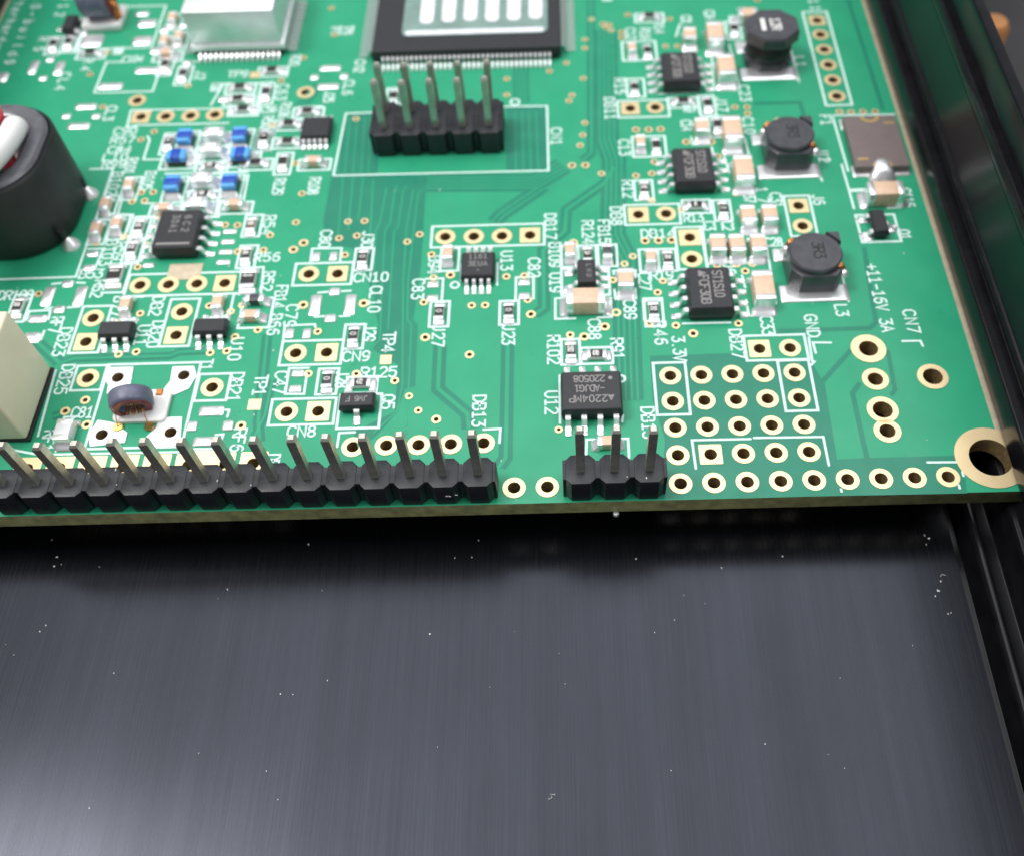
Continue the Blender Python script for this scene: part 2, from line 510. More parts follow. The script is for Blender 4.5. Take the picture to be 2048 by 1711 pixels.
TEXTS = [
  ('DB13', -15.59, 7.17, 270, 2.95, 1.0),
  ('J27', -19.29, 14.94, 270, 2.18, 1.0),
  ('J23', -13.34, 14.87, 270, 2.06, 1.0),
  ('R102', -9.52, 13.16, 270, 2.95, 1.0),
  ('U12', -9.76, 7.79, 270, 2.19, 1.0),
  ('C88', -6.04, 15.23, 270, 2.14, 1.0),
  ('R91', -4.22, 13.1, 270, 2.09, 1.0),
  ('R46', -0.48, 14.64, 270, 2.46, 1.0),
  ('3.3V', 0.96, 12.9, 270, 2.59, 1.0),
  ('DB15', -2.08, 5.62, 270, 2.92, 1.0),
  ('DB27', 5.81, 13.3, 270, 2.97, 1.0),
  ('GND', 12.36, 14.98, 270, 2.34, 1.0),
  ('C33', 8.6, 15.11, 270, 2.04, 1.0),
  ('CN7', 20.77, 15.19, 270, 2.41, 1.0),
  ('+11-16V 3A', 18.62, 17.93, 270, 7.59, 1.0),
  ('L3', 15.12, 16.55, 270, 1.25, 1.0),
  ('DB17', -9.66, 27.45, 270, 3.13, 1.0),
  ('U13', -13.62, 23.34, 270, 2.26, 1.0),
  ('C82', -11.16, 22.44, 270, 2.2, 1.0),
  ('C83', -21.36, 20.27, 270, 2.26, 1.0),
  ('B94', -20.1, 23.09, 270, 2.06, 1.0),
  ('R124', -6.24, 26.59, 270, 2.83, 1.0),
  ('FB15', -4.76, 26.57, 270, 2.9, 1.0),
  ('B109', -9.29, 23.89, 270, 2.93, 1.0),
  ('U19', -9.27, 20.58, 270, 2.19, 1.0),
  ('DB8', -3.56, 28.53, 270, 2.28, 1.0),
  ('DB14', 0.12, 26.18, 0, 3.01, 1.0),
  ('R12', -2.28, 32.04, 270, 2.26, 1.0),
  ('R13', 3.57, 28.05, 0, 1.84, 1.0),
  ('C27', -1.45, 20.43, 270, 1.97, 1.0),
  ('R19', 0.12, 21.13, 0, 1.99, 1.0),
  ('C89', -2.91, 17.3, 270, 2.09, 1.0),
  ('C3', 4.87, 26.88, 270, 1.17, 1.0),
  ('C2', 6.53, 26.81, 270, 1.17, 1.0),
  ('C28', 10.54, 24.73, 0, 1.66, 1.0),
  ('J6', 15.29, 29.88, 270, 1.28, 1.0),
  ('C31', 11.4, 30.0, 270, 1.89, 1.0),
  ('C37', 8.96, 30.5, 270, 1.64, 1.0),
  ('17', 10.21, 30.76, 270, 1.98, 1.0),
  ('Q1', 22.27, 25.16, 270, 1.2, 1.0),
  ('C116', 23.5, 29.84, 270, 2.49, 1.0),
  ('U6', 6.11, 21.75, 270, 1.46, 1.0),
  ('J11', 19.71, 60.7, 270, 3.14, 1.0),
  ('F1', 17.8, 41.01, 270, 1.39, 1.0),
  ('J1', 16.72, 35.77, 270, 1.39, 1.0),
  ('C80', -30.27, 26.62, 270, 2.13, 1.0),
  ('J30', -26.38, 26.4, 270, 2.02, 1.0),
  ('CN10', -25.62, 21.81, 0, 3.01, 1.0),
  ('CL10', -25.06, 19.23, 270, 2.93, 1.0),
  ('C79', -32.19, 17.61, 270, 2.39, 1.0),
  ('FB14', -33.44, 19.8, 270, 2.58, 1.0),
  ('B66', -33.48, 16.68, 270, 2.25, 1.0),
  ('R52', -34.84, 21.65, 270, 2.18, 1.0),
  ('R56', -35.31, 24.57, 0, 2.3, 1.0),
  ('R54', -35.77, 28.62, 270, 2.38, 1.0),
  ('J29', -25.2, 15.43, 270, 1.82, 1.0),
  ('C47', -32.11, 10.51, 270, 2.18, 1.0),
  ('J28', -27.01, 10.62, 270, 1.81, 1.0),
  ('R125', -24.02, 11.29, 0, 2.89, 1.0),
  ('TP4', -23.47, 14.46, 270, 2.07, 1.0),
  ('CN9', -26.07, 13.02, 0, 2.24, 1.0),
  ('CN8', -29.69, 5.63, 0, 2.22, 1.0),
  ('Q5', -23.02, 8.27, 270, 1.32, 1.0),
  ('TP1', -33.73, 10.27, 270, 2.0, 1.0),
  ('DB21', -35.77, 10.16, 270, 2.84, 1.0),
  ('T1', -38.62, 12.48, 270, 1.15, 1.0),
  ('U10', -36.39, 14.11, 270, 2.36, 1.0),
  ('RF6', -34.64, 4.96, 270, 2.11, 1.0),
  ('DB1', -31.61, 2.68, 270, 1.68, 1.0),
  ('DB25', -50.23, 11.4, 270, 2.96, 1.0),
  ('DB23', -51.48, 15.4, 270, 2.98, 1.0),
  ('RF7', -52.55, 17.24, 270, 1.77, 1.0),
  ('U11', -44.74, 15.88, 270, 2.13, 1.0),
  ('DB20', -43.59, 15.95, 270, 2.85, 1.0),
  ('DB2', -44.18, 19.11, 270, 2.11, 1.0),
  ('B77', -47.63, 19.21, 270, 2.17, 1.0),
  ('R62', -49.86, 21.3, 270, 1.99, 1.0),
  ('R59', -49.0, 25.81, 270, 2.17, 1.0),
  ('B103', -49.99, 25.64, 270, 3.12, 1.0),
  ('B53', -50.92, 23.12, 0, 2.07, 1.0),
  ('DR100', -57.02, 20.82, 0, 3.11, 1.0),
  ('C81', -47.81, 8.02, 0, 1.81, 1.0),
  ('RF1', -49.94, 5.33, 270, 1.93, 1.0),
  ('CN1', -8.96, 39.73, 270, 2.4, 1.0),
  ('B102', -51.58, 34.71, 270, 3.12, 1.0),
  ('R101', -50.59, 37.1, 270, 2.34, 1.0),
  ('B105', -48.37, 35.0, 270, 2.56, 1.0),
  ('R108', -32.19, 33.58, 270, 2.38, 1.0),
  ('R129', -35.56, 33.61, 270, 2.31, 1.0),
  ('TP9', -42.36, 50.91, 0, 2.15, 1.0),
  ('C90', -52.3, 42.38, 0, 2.26, 1.0),
  ('R57', -52.25, 41.05, 0, 2.31, 1.0),
  ('C84', -52.24, 39.59, 0, 2.24, 1.0),
  ('L10', -52.39, 38.48, 0, 2.35, 1.0),
  ('R99', -52.28, 37.51, 0, 2.21, 1.0),
  ('2.0-build9', -67.5, 60.46, 270, 13.4, 1.0),
  ('softerhardware', -69.53, 60.81, 270, 14.69, 1.0),
  ('J12', -64.34, 63.95, 270, 3.72, 1.0),
  ('CL4', -60.83, 50.56, 270, 2.77, 1.0),
  ('CL3', -54.53, 45.16, 270, 2.22, 1.0),
  ('R4', -58.95, 53.25, 270, 1.93, 1.0),
  ('R88', -56.09, 55.31, 270, 1.41, 1.0),
  ('C104', -54.12, 53.98, 0, 2.31, 1.0),
  ('R5', -64.92, 57.08, 270, 2.35, 1.0),
  ('CL6', -30.43, 48.16, 270, 2.29, 1.0),
  ('R20', -36.61, 52.88, 270, 1.84, 1.0),
  ('TP7', -32.8, 57.92, 270, 1.65, 1.0),
  ('TP6', -31.45, 57.84, 270, 1.65, 1.0),
  ('C63', -37.22, 47.72, 270, 2.46, 1.0),
  ('C56', -38.13, 45.08, 0, 1.67, 1.0),
  ('J25', -32.26, 46.68, 270, 1.78, 1.0),
  ('R106', -36.56, 44.78, 270, 2.38, 1.0),
  ('R50', -38.09, 43.03, 270, 1.87, 1.0),
  ('C60', -44.3, 48.69, 270, 1.49, 1.0),
  ('J2', -46.34, 50.88, 270, 1.37, 1.0),
  ('CN2', -29.6, 51.65, 270, 2.06, 1.0),
  ('C21', 5.45, 57.95, 270, 1.56, 1.0),
  ('C24', 8.05, 58.7, 270, 1.66, 1.0),
  ('C20', 11.75, 59.22, 270, 1.22, 1.0),
  ('R14', 2.38, 56.77, 270, 2.0, 1.0),
  ('C12', -0.74, 55.84, 270, 1.97, 1.0),
  ('R16', 0.81, 55.77, 270, 1.97, 1.0),
  ('R15', -2.31, 47.15, 270, 2.46, 1.0),
  ('DB11', -3.49, 43.71, 270, 3.24, 1.0),
  ('C23', 10.29, 45.45, 270, 2.42, 1.0),
  ('L1', 16.64, 50.3, 270, 1.53, 1.0),
  ('R17', 4.67, 43.34, 0, 1.44, 1.0),
  ('C14', 3.98, 40.7, 270, 1.67, 1.0),
  ('C10', 10.11, 40.52, 270, 2.43, 1.0),
  ('C13', -2.33, 37.81, 270, 2.22, 1.0),
  ('L2', 16.72, 35.72, 270, 1.45, 1.0),
  ('J17', 7.81, 43.8, 270, 2.06, 1.0),
  ('R18', -3.0, 62.27, 270, 1.31, 1.0),
]

COMPS = [
  ('chip_resistor', -8.12, 12.83, 'v', '1502', 'black chip resistor marked 1502 beside the printed R102', {}),
  ('chip_resistor', -5.95, 12.34, 'h', '070', 'black chip resistor marked 070 lying crosswise above chip U12', {}),
  ('chip_resistor', -19.31, 17.33, 'v', '0', 'black zero-marked chip resistor above the printed J27', {}),
  ('chip_resistor', -13.34, 17.24, 'v', '0', 'black zero-marked chip resistor above the printed J23', {}),
  ('chip_resistor', -6.36, 23.61, 'v', '124', 'chip resistor under the printed R124', {}),
  ('ferrite_bead', -4.61, 23.67, 'v', '', 'grey ferrite bead under the printed FB15', {}),
  ('chip_resistor', 0.75, 22.86, 'v', '203', 'chip resistor between capacitor C27 and the DB14 pads', {}),
  ('chip_resistor', -0.89, 16.93, 'v', '292', 'chip resistor above the printed R46', {}),
  ('chip_resistor', -0.8, 31.77, 'v', '182', 'chip resistor beside the printed R12', {}),
  ('chip_resistor', 3.86, 29.42, 'h', '6K', 'chip resistor above the printed R13', {}),
  ('chip_resistor', 6.31, 28.79, 'v', '0', 'chip resistor marked 0 above the printed C2', {}),
  ('chip_resistor', -26.55, 23.92, 'v', '0', 'black zero-marked chip resistor under the printed J30', {}),
  ('chip_resistor', -37.18, 24.68, 'v', '681', 'chip resistor beside the printed R56', {}),
  ('chip_resistor', -37.32, 28.48, 'v', '220', 'brownish chip resistor beside the printed R54', {}),
  ('resistor_large', -36.52, 21.7, 'v', '68', 'larger chip resistor beside the printed R52', {}),
  ('chip_resistor', -26.52, 15.13, 'v', '0', 'black zero-marked chip resistor beside the printed J29', {}),
  ('chip_resistor', -28.22, 10.49, 'v', '0', 'black zero-marked chip resistor beside the printed J28', {}),
  ('chip_resistor', -25.41, 10.07, 'h', '472', 'black chip resistor marked 472 above transistor Q5', {}),
  ('resistor_large', -48.64, 22.74, 'v', '68', 'larger chip resistor above the printed R62', {}),
  ('chip_resistor', -47.78, 25.83, 'v', '222', 'chip resistor beside the printed R59', {}),
  ('chip_resistor', -47.74, 28.61, 'v', '103', '', {}),
  ('chip_resistor', -56.32, 19.31, 'v', '100', 'chip resistor behind the cream relay', {}),
  ('ferrite_bead', -35.43, 19.16, 'h', '', 'black ferrite bead beside the printed FB14', {}),
  ('capacitor_small', -5.4, 3.65, 'h', '', 'tan capacitor behind the three-pin header', {}),
  ('capacitor_small', -18.88, 23.95, 'v', '', 'tan capacitor beside the printed B94', {}),
  ('capacitor_small', -7.95, 23.92, 'v', '', 'tan capacitor beside the printed B109', {}),
  ('capacitor_small', -0.81, 22.85, 'v', '', 'tan capacitor above the printed C27', {}),
  ('capacitor_large', -6.75, 17.64, 'h', '', 'large tan capacitor above the printed C88', {}),
  ('capacitor_medium', -3.15, 19.97, 'v', '', 'tan capacitor above the printed C89', {}),
  ('capacitor_medium', 5.23, 23.81, 'v', '', 'tan capacitor nearest the DB14 pads in the row of three', {}),
  ('capacitor_medium', 6.88, 23.75, 'v', '', 'middle tan capacitor in the row of three above U6', {}),
  ('capacitor_medium', 8.75, 23.68, 'v', '', 'tan capacitor beside the printed C28', {}),
  ('capacitor_medium', 8.32, 27.33, 'v', '', 'tan capacitor under the printed C37', {}),
  ('capacitor_medium', 10.31, 27.32, 'v', '', 'tan capacitor under the printed C31', {}),
  ('capacitor_large', 8.5, 18.39, 'v', '', 'large tan capacitor above the printed C33', {}),
  ('capacitor_large', 8.54, 32.99, 'v', '', 'large tan capacitor left of the middle inductor', {}),
  ('capacitor_large', 21.13, 29.62, 'h', '', 'large tan capacitor below the brown fuse', {}),
  ('capacitor_small', -38.64, 18.98, 'v', '', 'tan capacitor above chip U10', {}),
  ('capacitor_small', -35.51, 17.37, 'h', '', 'tan capacitor beside the printed B66', {}),
  ('capacitor_small', -46.67, 18.97, 'v', '', 'tan capacitor above chip U11', {}),
  ('capacitor_pale', -48.45, 5.81, 'v', '', 'pale grey capacitor under the printed C81', {}),
  ('capacitor_small', -49.84, 34.0, 'v', '', '', {}),
  ('capacitor_small', -51.46, 31.51, 'v', '', '', {}),
  ('capacitor_small', -49.8, 28.85, 'v', '', '', {}),
  ('capacitor_small', -51.52, 28.28, 'v', '', '', {}),
  ('capacitor_small', -45.77, 30.75, 'h', '', '', {}),
  ('capacitor_small', -39.24, 30.98, 'h', '', '', {}),
  ('chip_inductor', -45.69, 40.31, 'v', '', '', {}),
  ('chip_inductor', -40.24, 40.35, 'v', '', '', {}),
  ('chip_inductor', -45.56, 33.71, 'v', '', '', {}),
  ('chip_inductor', -40.1, 33.74, 'v', '', '', {}),
  ('chip_inductor', -45.95, 37.57, 'h', '', '', {}),
  ('chip_inductor', -39.74, 37.58, 'h', '', '', {}),
  ('capacitor_pale', -42.83, 40.73, 'h', '', '', {}),
  ('capacitor_pale', -42.74, 38.48, 'h', '', '', {}),
  ('capacitor_pale', -42.76, 34.28, 'h', '', '', {}),
  ('capacitor_pale', -42.74, 30.93, 'h', '', '', {}),
  ('chip_resistor', -42.56, 36.54, 'h', 'R50', '', {}),
  ('chip_resistor', -42.59, 32.68, 'h', 'R50', '', {}),
  ('chip_resistor', -47.39, 40.25, 'v', '49', '', {}),
  ('chip_resistor', -37.97, 40.52, 'v', '49', '', {}),
  ('chip_resistor', -38.21, 36.87, 'h', '', '', {}),
  ('chip_resistor', -63.37, 56.73, 'v', '', '', {}),
  ('chip_resistor', -61.82, 57.01, 'v', '', '', {}),
  ('chip_resistor', -58.9, 55.0, 'h', '', '', {}),
  ('chip_resistor', -50.35, 52.6, 'v', '', '', {}),
  ('chip_resistor', -48.1, 50.95, 'v', '', '', {}),
  ('capacitor_small', -51.12, 56.33, 'v', '', '', {}),
  ('capacitor_small', -51.05, 60.36, 'v', '', '', {}),
  ('capacitor_small', -49.69, 56.98, 'v', '', '', {}),
  ('capacitor_small', -50.45, 54.17, 'h', '', '', {}),
  ('chip_resistor', -38.71, 51.12, 'h', '', '', {}),
  ('chip_resistor', -41.69, 48.49, 'h', '', '', {}),
  ('chip_resistor', -41.54, 46.6, 'h', '', '', {}),
  ('chip_resistor', -38.82, 47.53, 'v', '', '', {}),
  ('chip_resistor', -40.79, 44.96, 'h', '', '', {}),
  ('chip_resistor', -34.11, 44.35, 'h', '', '', {}),
  ('chip_resistor', -35.74, 42.54, 'h', '', '', {}),
  ('chip_resistor', -37.9, 40.41, 'v', '', '', {}),
  ('chip_resistor', -35.52, 39.86, 'h', '', '', {}),
  ('chip_resistor', -35.56, 36.9, 'v', '', '', {}),
  ('capacitor_small', -32.52, 36.63, 'h', '', '', {}),
  ('chip_resistor', -25.54, 46.3, 'v', '', '', {}),
  ('capacitor_medium', 5.38, 54.02, 'v', '', 'tan capacitor under the printed C21', {}),
  ('capacitor_large', 8.0, 53.72, 'v', '', 'large tan capacitor under the printed C24', {}),
  ('capacitor_large', 8.55, 48.22, 'v', '', 'large tan capacitor beside the drum inductor', {}),
  ('capacitor_medium', 11.93, 57.4, 'h', '', '', {}),
  ('chip_resistor', 10.32, 55.93, 'v', '', '', {}),
  ('chip_resistor', 1.44, 58.56, 'h', '', '', {}),
  ('capacitor_small', -0.8, 52.65, 'v', '', '', {}),
  ('chip_resistor', 0.82, 52.48, 'v', '', '', {}),
  ('chip_resistor', -0.87, 46.58, 'v', '', '', {}),
  ('chip_resistor', 3.93, 44.28, 'h', '', '', {}),
  ('chip_resistor', 6.31, 43.7, 'v', '', '', {}),
  ('capacitor_medium', 5.29, 39.5, 'v', '', 'tan capacitor beside the printed C14', {}),
  ('capacitor_large', 8.11, 38.55, 'v', '', 'large tan capacitor beside the printed C10', {}),
  ('capacitor_small', -0.81, 37.96, 'v', '', '', {}),
  ('chip_resistor', 0.73, 37.75, 'v', '', '', {}),
  ('chip_resistor', 6.96, 40.49, 'v', '', '', {}),
]

BUNDLES = [
  (0.16, 0, [(-26.59, 34.31), (-26.28, 28.32), (-26.2, 24.16)]),
  (0.16, 0, [(-25.21, 33.12), (-25.45, 28.5), (-25.74, 27.45), (-25.24, 19.4), (-25.04, 16.4)]),
  (0.16, 0, [(-24.27, 33.31), (-24.38, 32.63), (-24.52, 28.47), (-24.89, 27.42), (-24.51, 19.37), (-24.25, 14.73), (-25.0, 13.69), (-26.76, 11.65)]),
  (0.16, 0, [(-23.32, 33.27), (-23.59, 32.6), (-23.71, 28.01), (-24.04, 27.39), (-23.78, 19.35), (-23.63, 15.8)]),
  (0.16, 0, [(-22.65, 32.79), (-22.92, 27.77), (-22.75, 21.24), (-22.07, 11.15), (-21.97, 9.79), (-22.26, 7.33), (-23.96, 5.3)]),
  (0.16, 0, [(-21.85, 32.76), (-22.13, 32.1), (-22.25, 26.9), (-22.3, 21.23), (-22.07, 16.85), (-21.67, 16.28), (-21.43, 8.94), (-21.4, 4.75)]),
  (0.16, 0, [(-28.57, 34.85), (-28.31, 27.76)]),
  (0.16, 0, [(-29.54, 34.89), (-29.16, 27.16)]),
  (0.16, 0, [(-27.58, 34.58), (-27.51, 29.01)]),
  (2.4, 4, [(-21.35, 33.65), (-11.09, 33.28), (-8.36, 35.54)]),
  (1.6, 2, [(-10.3, 32.75), (-14.19, 29.15), (-14.79, 28.21)]),
  (1.1, 1, [(-3.56, 35.0), (-4.45, 32.97), (-8.15, 29.57), (-8.35, 26.8), (-10.34, 24.59), (-10.31, 17.74), (-11.1, 17.03)]),
  (2.4, 4, [(-3.36, 56.72), (-3.99, 39.06), (-3.43, 36.16), (-3.98, 26.21), (-3.04, 23.1), (-3.51, 7.87)]),
  (1.15, 1, [(-19.11, 13.96), (-19.03, 9.46), (-16.52, 6.92), (-16.36, 5.52)]),
  (1.1, 1, [(-13.39, 13.84), (-13.39, 2.74), (-13.88, 1.92)]),
  (0.9, 1, [(-33.96, 15.74), (-33.34, 6.67), (-32.94, 4.78)]),
  (0.8, 1, [(-50.96, 13.2), (-50.05, 13.59), (-41.92, 13.6), (-41.22, 13.99), (-38.59, 14.05)]),
  (1.0, 1, [(-53.89, 15.69), (-51.18, 13.21)]),
  (0.9, 1, [(-50.23, 7.71), (-49.55, 7.94)]),
  (0.7, 1, [(-33.53, 4.94), (-32.9, 7.32), (-32.81, 10.81)]),
  (0.16, 0, [(-13.09, 43.56), (-12.9, 35.01)]),
  (0.16, 0, [(-12.38, 43.53), (-12.18, 34.98)]),
  (0.16, 0, [(-11.68, 43.5), (-11.46, 34.95)]),
  (0.16, 0, [(-10.97, 43.47), (-10.74, 34.92)]),
  (0.16, 0, [(-30.55, 43.55), (-30.15, 35.35)]),
  (0.16, 0, [(-29.79, 43.52), (-29.42, 35.33)]),
  (0.16, 0, [(-29.02, 43.49), (-28.64, 35.29)]),
  (0.16, 0, [(-28.26, 43.45), (-27.86, 35.26)]),
  (0.16, 0, [(-27.65, 43.43), (-27.14, 35.23)]),
  (0.42, -1, [(18.4, 23.89), (17.79, 15.2), (17.18, 14.62), (9.42, 14.56)]),
  (0.4, -1, [(23.52, 60.85), (23.74, 42.42)]),
  (0.4, -1, [(15.17, 12.35), (12.1, 9.01), (11.94, 0.89)]),
  (0.4, -1, [(15.29, 8.96), (14.51, 7.99), (14.52, 0.99)]),
  (0.4, -1, [(11.03, 43.89), (15.67, 43.84), (15.78, 41.18)]),
  (0.35, -1, [(18.18, 12.25), (17.97, 8.18), (17.55, 7.7)]),
  (1.6, 3, [(-12.69, 57.17), (-12.44, 45.08)]),
  (0.9, 1, [(-4.81, 62.26), (-5.58, 37.13), (-6.45, 36.29)]),
  (1.2, 2, [(-33.47, 48.8), (-35.09, 45.29)]),
  (0.6, -1, [(-2.12, 18.15), (-3.01, 14.41), (-3.23, 10.29)]),
]

POLYS = [
  [(-30.68, 35.05), (-21.33, 34.68), (-21.45, 31.4), (-21.33, 26.86), (-21.3, 22.77), (-21.56, 16.83), (-21.12, 16.26), (-20.92, 9.76), (-21.75, 9.54), (-22.26, 7.33), (-22.96, 6.06), (-23.92, 4.82), (-25.02, 3.92), (-25.57, 5.5), (-22.4, 7.33), (-22.45, 9.81), (-22.49, 12.03), (-24.72, 13.68), (-24.54, 16.38), (-26.1, 22.35), (-27.32, 22.59), (-27.61, 25.44), (-30.25, 25.95), (-30.78, 29.14)],
  [(-1.52, 12.27), (5.96, 12.34), (6.77, 11.48), (11.59, 11.73), (12.44, 8.85), (12.21, 1.83), (14.76, 1.89), (21.92, 1.9), (21.41, -1.44), (-1.66, -1.3), (-0.89, 3.96), (-1.61, 7.81)],
  [(-14.01, 44.37), (-9.95, 44.27), (-9.83, 34.88), (-13.86, 34.84)],
  [(-30.46, 35.16), (-26.26, 35.2), (-26.78, 43.93), (-30.15, 44.07)],
]

PADS = [
  (-46.87, 62.22, 1.6, 1.0, 'solder', 0.06),
  (-51.92, 55.26, 1.4, 1.0, 'solder', 0.06),
  (-50.57, 55.46, 1.0, 1.4, 'solder', 0.06),
  (-49.67, 57.54, 0.9, 1.2, 'solder', 0.06),
  (-49.77, 59.72, 0.9, 1.0, 'solder', 0.06),
  (-51.8, 59.0, 0.9, 1.2, 'solder', 0.06),
  (-43.15, 46.84, 1.2, 0.9, 'solder', 0.06),
  (-40.63, 46.73, 1.2, 0.9, 'solder', 0.06),
  (-38.89, 46.65, 1.2, 0.8, 'solder', 0.06),
  (-41.88, 44.89, 1.0, 0.8, 'solder', 0.06),
  (-39.87, 44.92, 1.0, 0.8, 'solder', 0.06),
  (-37.8, 51.02, 1.1, 0.8, 'solder', 0.06),
  (-49.98, 51.83, 0.9, 1.1, 'solder', 0.06),
  (-48.12, 53.01, 0.8, 0.8, 'solder', 0.06),
  (-20.08, 20.75, 1.1, 0.75, 'solder', 0.06),
  (-20.03, 19.15, 1.1, 0.75, 'solder', 0.06),
  (-12.03, 20.71, 1.1, 0.75, 'solder', 0.06),
  (-12.02, 19.11, 1.1, 0.75, 'solder', 0.06),
  (-30.83, 24.45, 0.75, 1.1, 'solder', 0.06),
  (-29.29, 24.45, 0.75, 1.1, 'solder', 0.06),
  (-30.22, 18.75, 1.0, 2.3, 'solder', 0.06),
  (-27.17, 18.7, 1.0, 2.3, 'solder', 0.06),
  (-28.72, 20.23, 1.0, 0.9, 'solder', 0.06),
  (-28.74, 17.2, 1.0, 0.9, 'solder', 0.06),
  (-32.03, 15.64, 0.75, 1.1, 'solder', 0.06),
  (-30.56, 15.59, 0.75, 1.1, 'solder', 0.06),
  (-30.78, 11.38, 1.1, 0.75, 'solder', 0.06),
  (-30.79, 9.8, 1.1, 0.75, 'solder', 0.06),
  (-37.31, 7.82, 2.0, 0.95, 'solder', 0.06),
  (-37.2, 4.91, 2.1, 0.9, 'solder', 0.06),
  (-35.72, 6.37, 0.9, 1.0, 'solder', 0.06),
  (-38.64, 6.39, 0.9, 1.0, 'solder', 0.06),
  (-54.14, 20.59, 1.0, 2.2, 'solder', 0.06),
  (-51.26, 20.54, 1.0, 2.2, 'solder', 0.06),
  (-52.73, 21.98, 1.0, 0.9, 'solder', 0.06),
  (-52.72, 19.0, 1.0, 0.9, 'solder', 0.06),
  (-51.41, 25.52, 1.1, 0.75, 'solder', 0.06),
  (-51.32, 23.82, 1.1, 0.8, 'solder', 0.06),
  (-54.33, 18.02, 1.6, 0.9, 'solder', 0.06),
  (-54.27, 15.92, 1.5, 1.2, 'solder', 0.06),
  (-64.64, 53.08, 0.9, 2.2, 'solder', 0.06),
  (-61.8, 52.77, 0.9, 2.2, 'solder', 0.06),
  (-63.19, 54.23, 0.9, 0.8, 'solder', 0.06),
  (-63.1, 51.12, 0.9, 0.8, 'solder', 0.06),
  (-57.31, 46.32, 2.2, 0.9, 'solder', 0.06),
  (-57.27, 43.3, 2.2, 0.9, 'solder', 0.06),
  (-58.94, 44.87, 0.9, 0.8, 'solder', 0.06),
  (-55.85, 44.73, 0.9, 0.8, 'solder', 0.06),
  (-52.19, 51.99, 2.6, 1.0, 'solder', 0.06),
  (-55.58, 49.52, 2.6, 1.0, 'solder', 0.06),
  (-67.74, 51.5, 1.6, 1.6, 'solder', 0.06),
  (-32.67, 51.44, 2.2, 0.9, 'solder', 0.06),
  (-32.54, 48.41, 2.2, 0.9, 'solder', 0.06),
  (-34.18, 49.98, 0.9, 0.9, 'solder', 0.06),
  (-31.06, 50.01, 0.9, 0.9, 'solder', 0.06),
  (-45.74, 11.12, 2.4, 2.6, 'solder', 0.06),
  (-40.31, 11.08, 2.4, 2.6, 'solder', 0.06),
  (-45.54, 6.04, 3.0, 2.4, 'solder', 0.06),
  (-40.35, 6.0, 3.0, 2.6, 'solder', 0.06),
  (-45.88, 27.75, 1.1, 0.6, 'solder', 0.06),
  (-45.97, 26.4, 1.1, 0.6, 'solder', 0.06),
  (-45.95, 25.19, 1.1, 0.6, 'solder', 0.06),
  (-45.95, 23.94, 1.1, 0.6, 'solder', 0.06),
  (-39.27, 27.9, 1.3, 0.6, 'solder', 0.06),
  (-39.24, 26.6, 1.3, 0.6, 'solder', 0.06),
  (-39.21, 25.32, 1.3, 0.6, 'solder', 0.06),
  (-39.22, 24.07, 1.3, 0.6, 'solder', 0.06),
  (-8.06, 21.53, 0.9, 0.6, 'solder', 0.06),
  (-8.23, 19.56, 0.9, 0.7, 'solder', 0.06),
  (19.0, 27.12, 0.9, 0.8, 'solder', 0.06),
  (18.95, 24.87, 0.9, 0.8, 'solder', 0.06),
  (21.22, 25.8, 0.8, 0.7, 'solder', 0.06),
  (-54.97, 62.06, 1.5, 0.9, 'solder', 0.06),
  (-53.88, 57.18, 2.0, 1.5, 'solder', 0.06),
  (-54.01, 60.32, 2.0, 1.3, 'solder', 0.06),
  (-59.46, 57.45, 2.4, 2.2, 'solder', 0.06),
  (-23.56, 12.58, 0.95, 0.95, 'gold', 0.04),
  (-33.9, 8.36, 1.05, 1.05, 'gold', 0.04),
  (-40.54, 50.69, 1.0, 1.0, 'gold', 0.04),
  (-36.83, 3.19, 2.1, 1.7, 'gold', 0.04),
  (-42.49, 23.07, 3.0, 1.9, 'strip', 0.04),
]
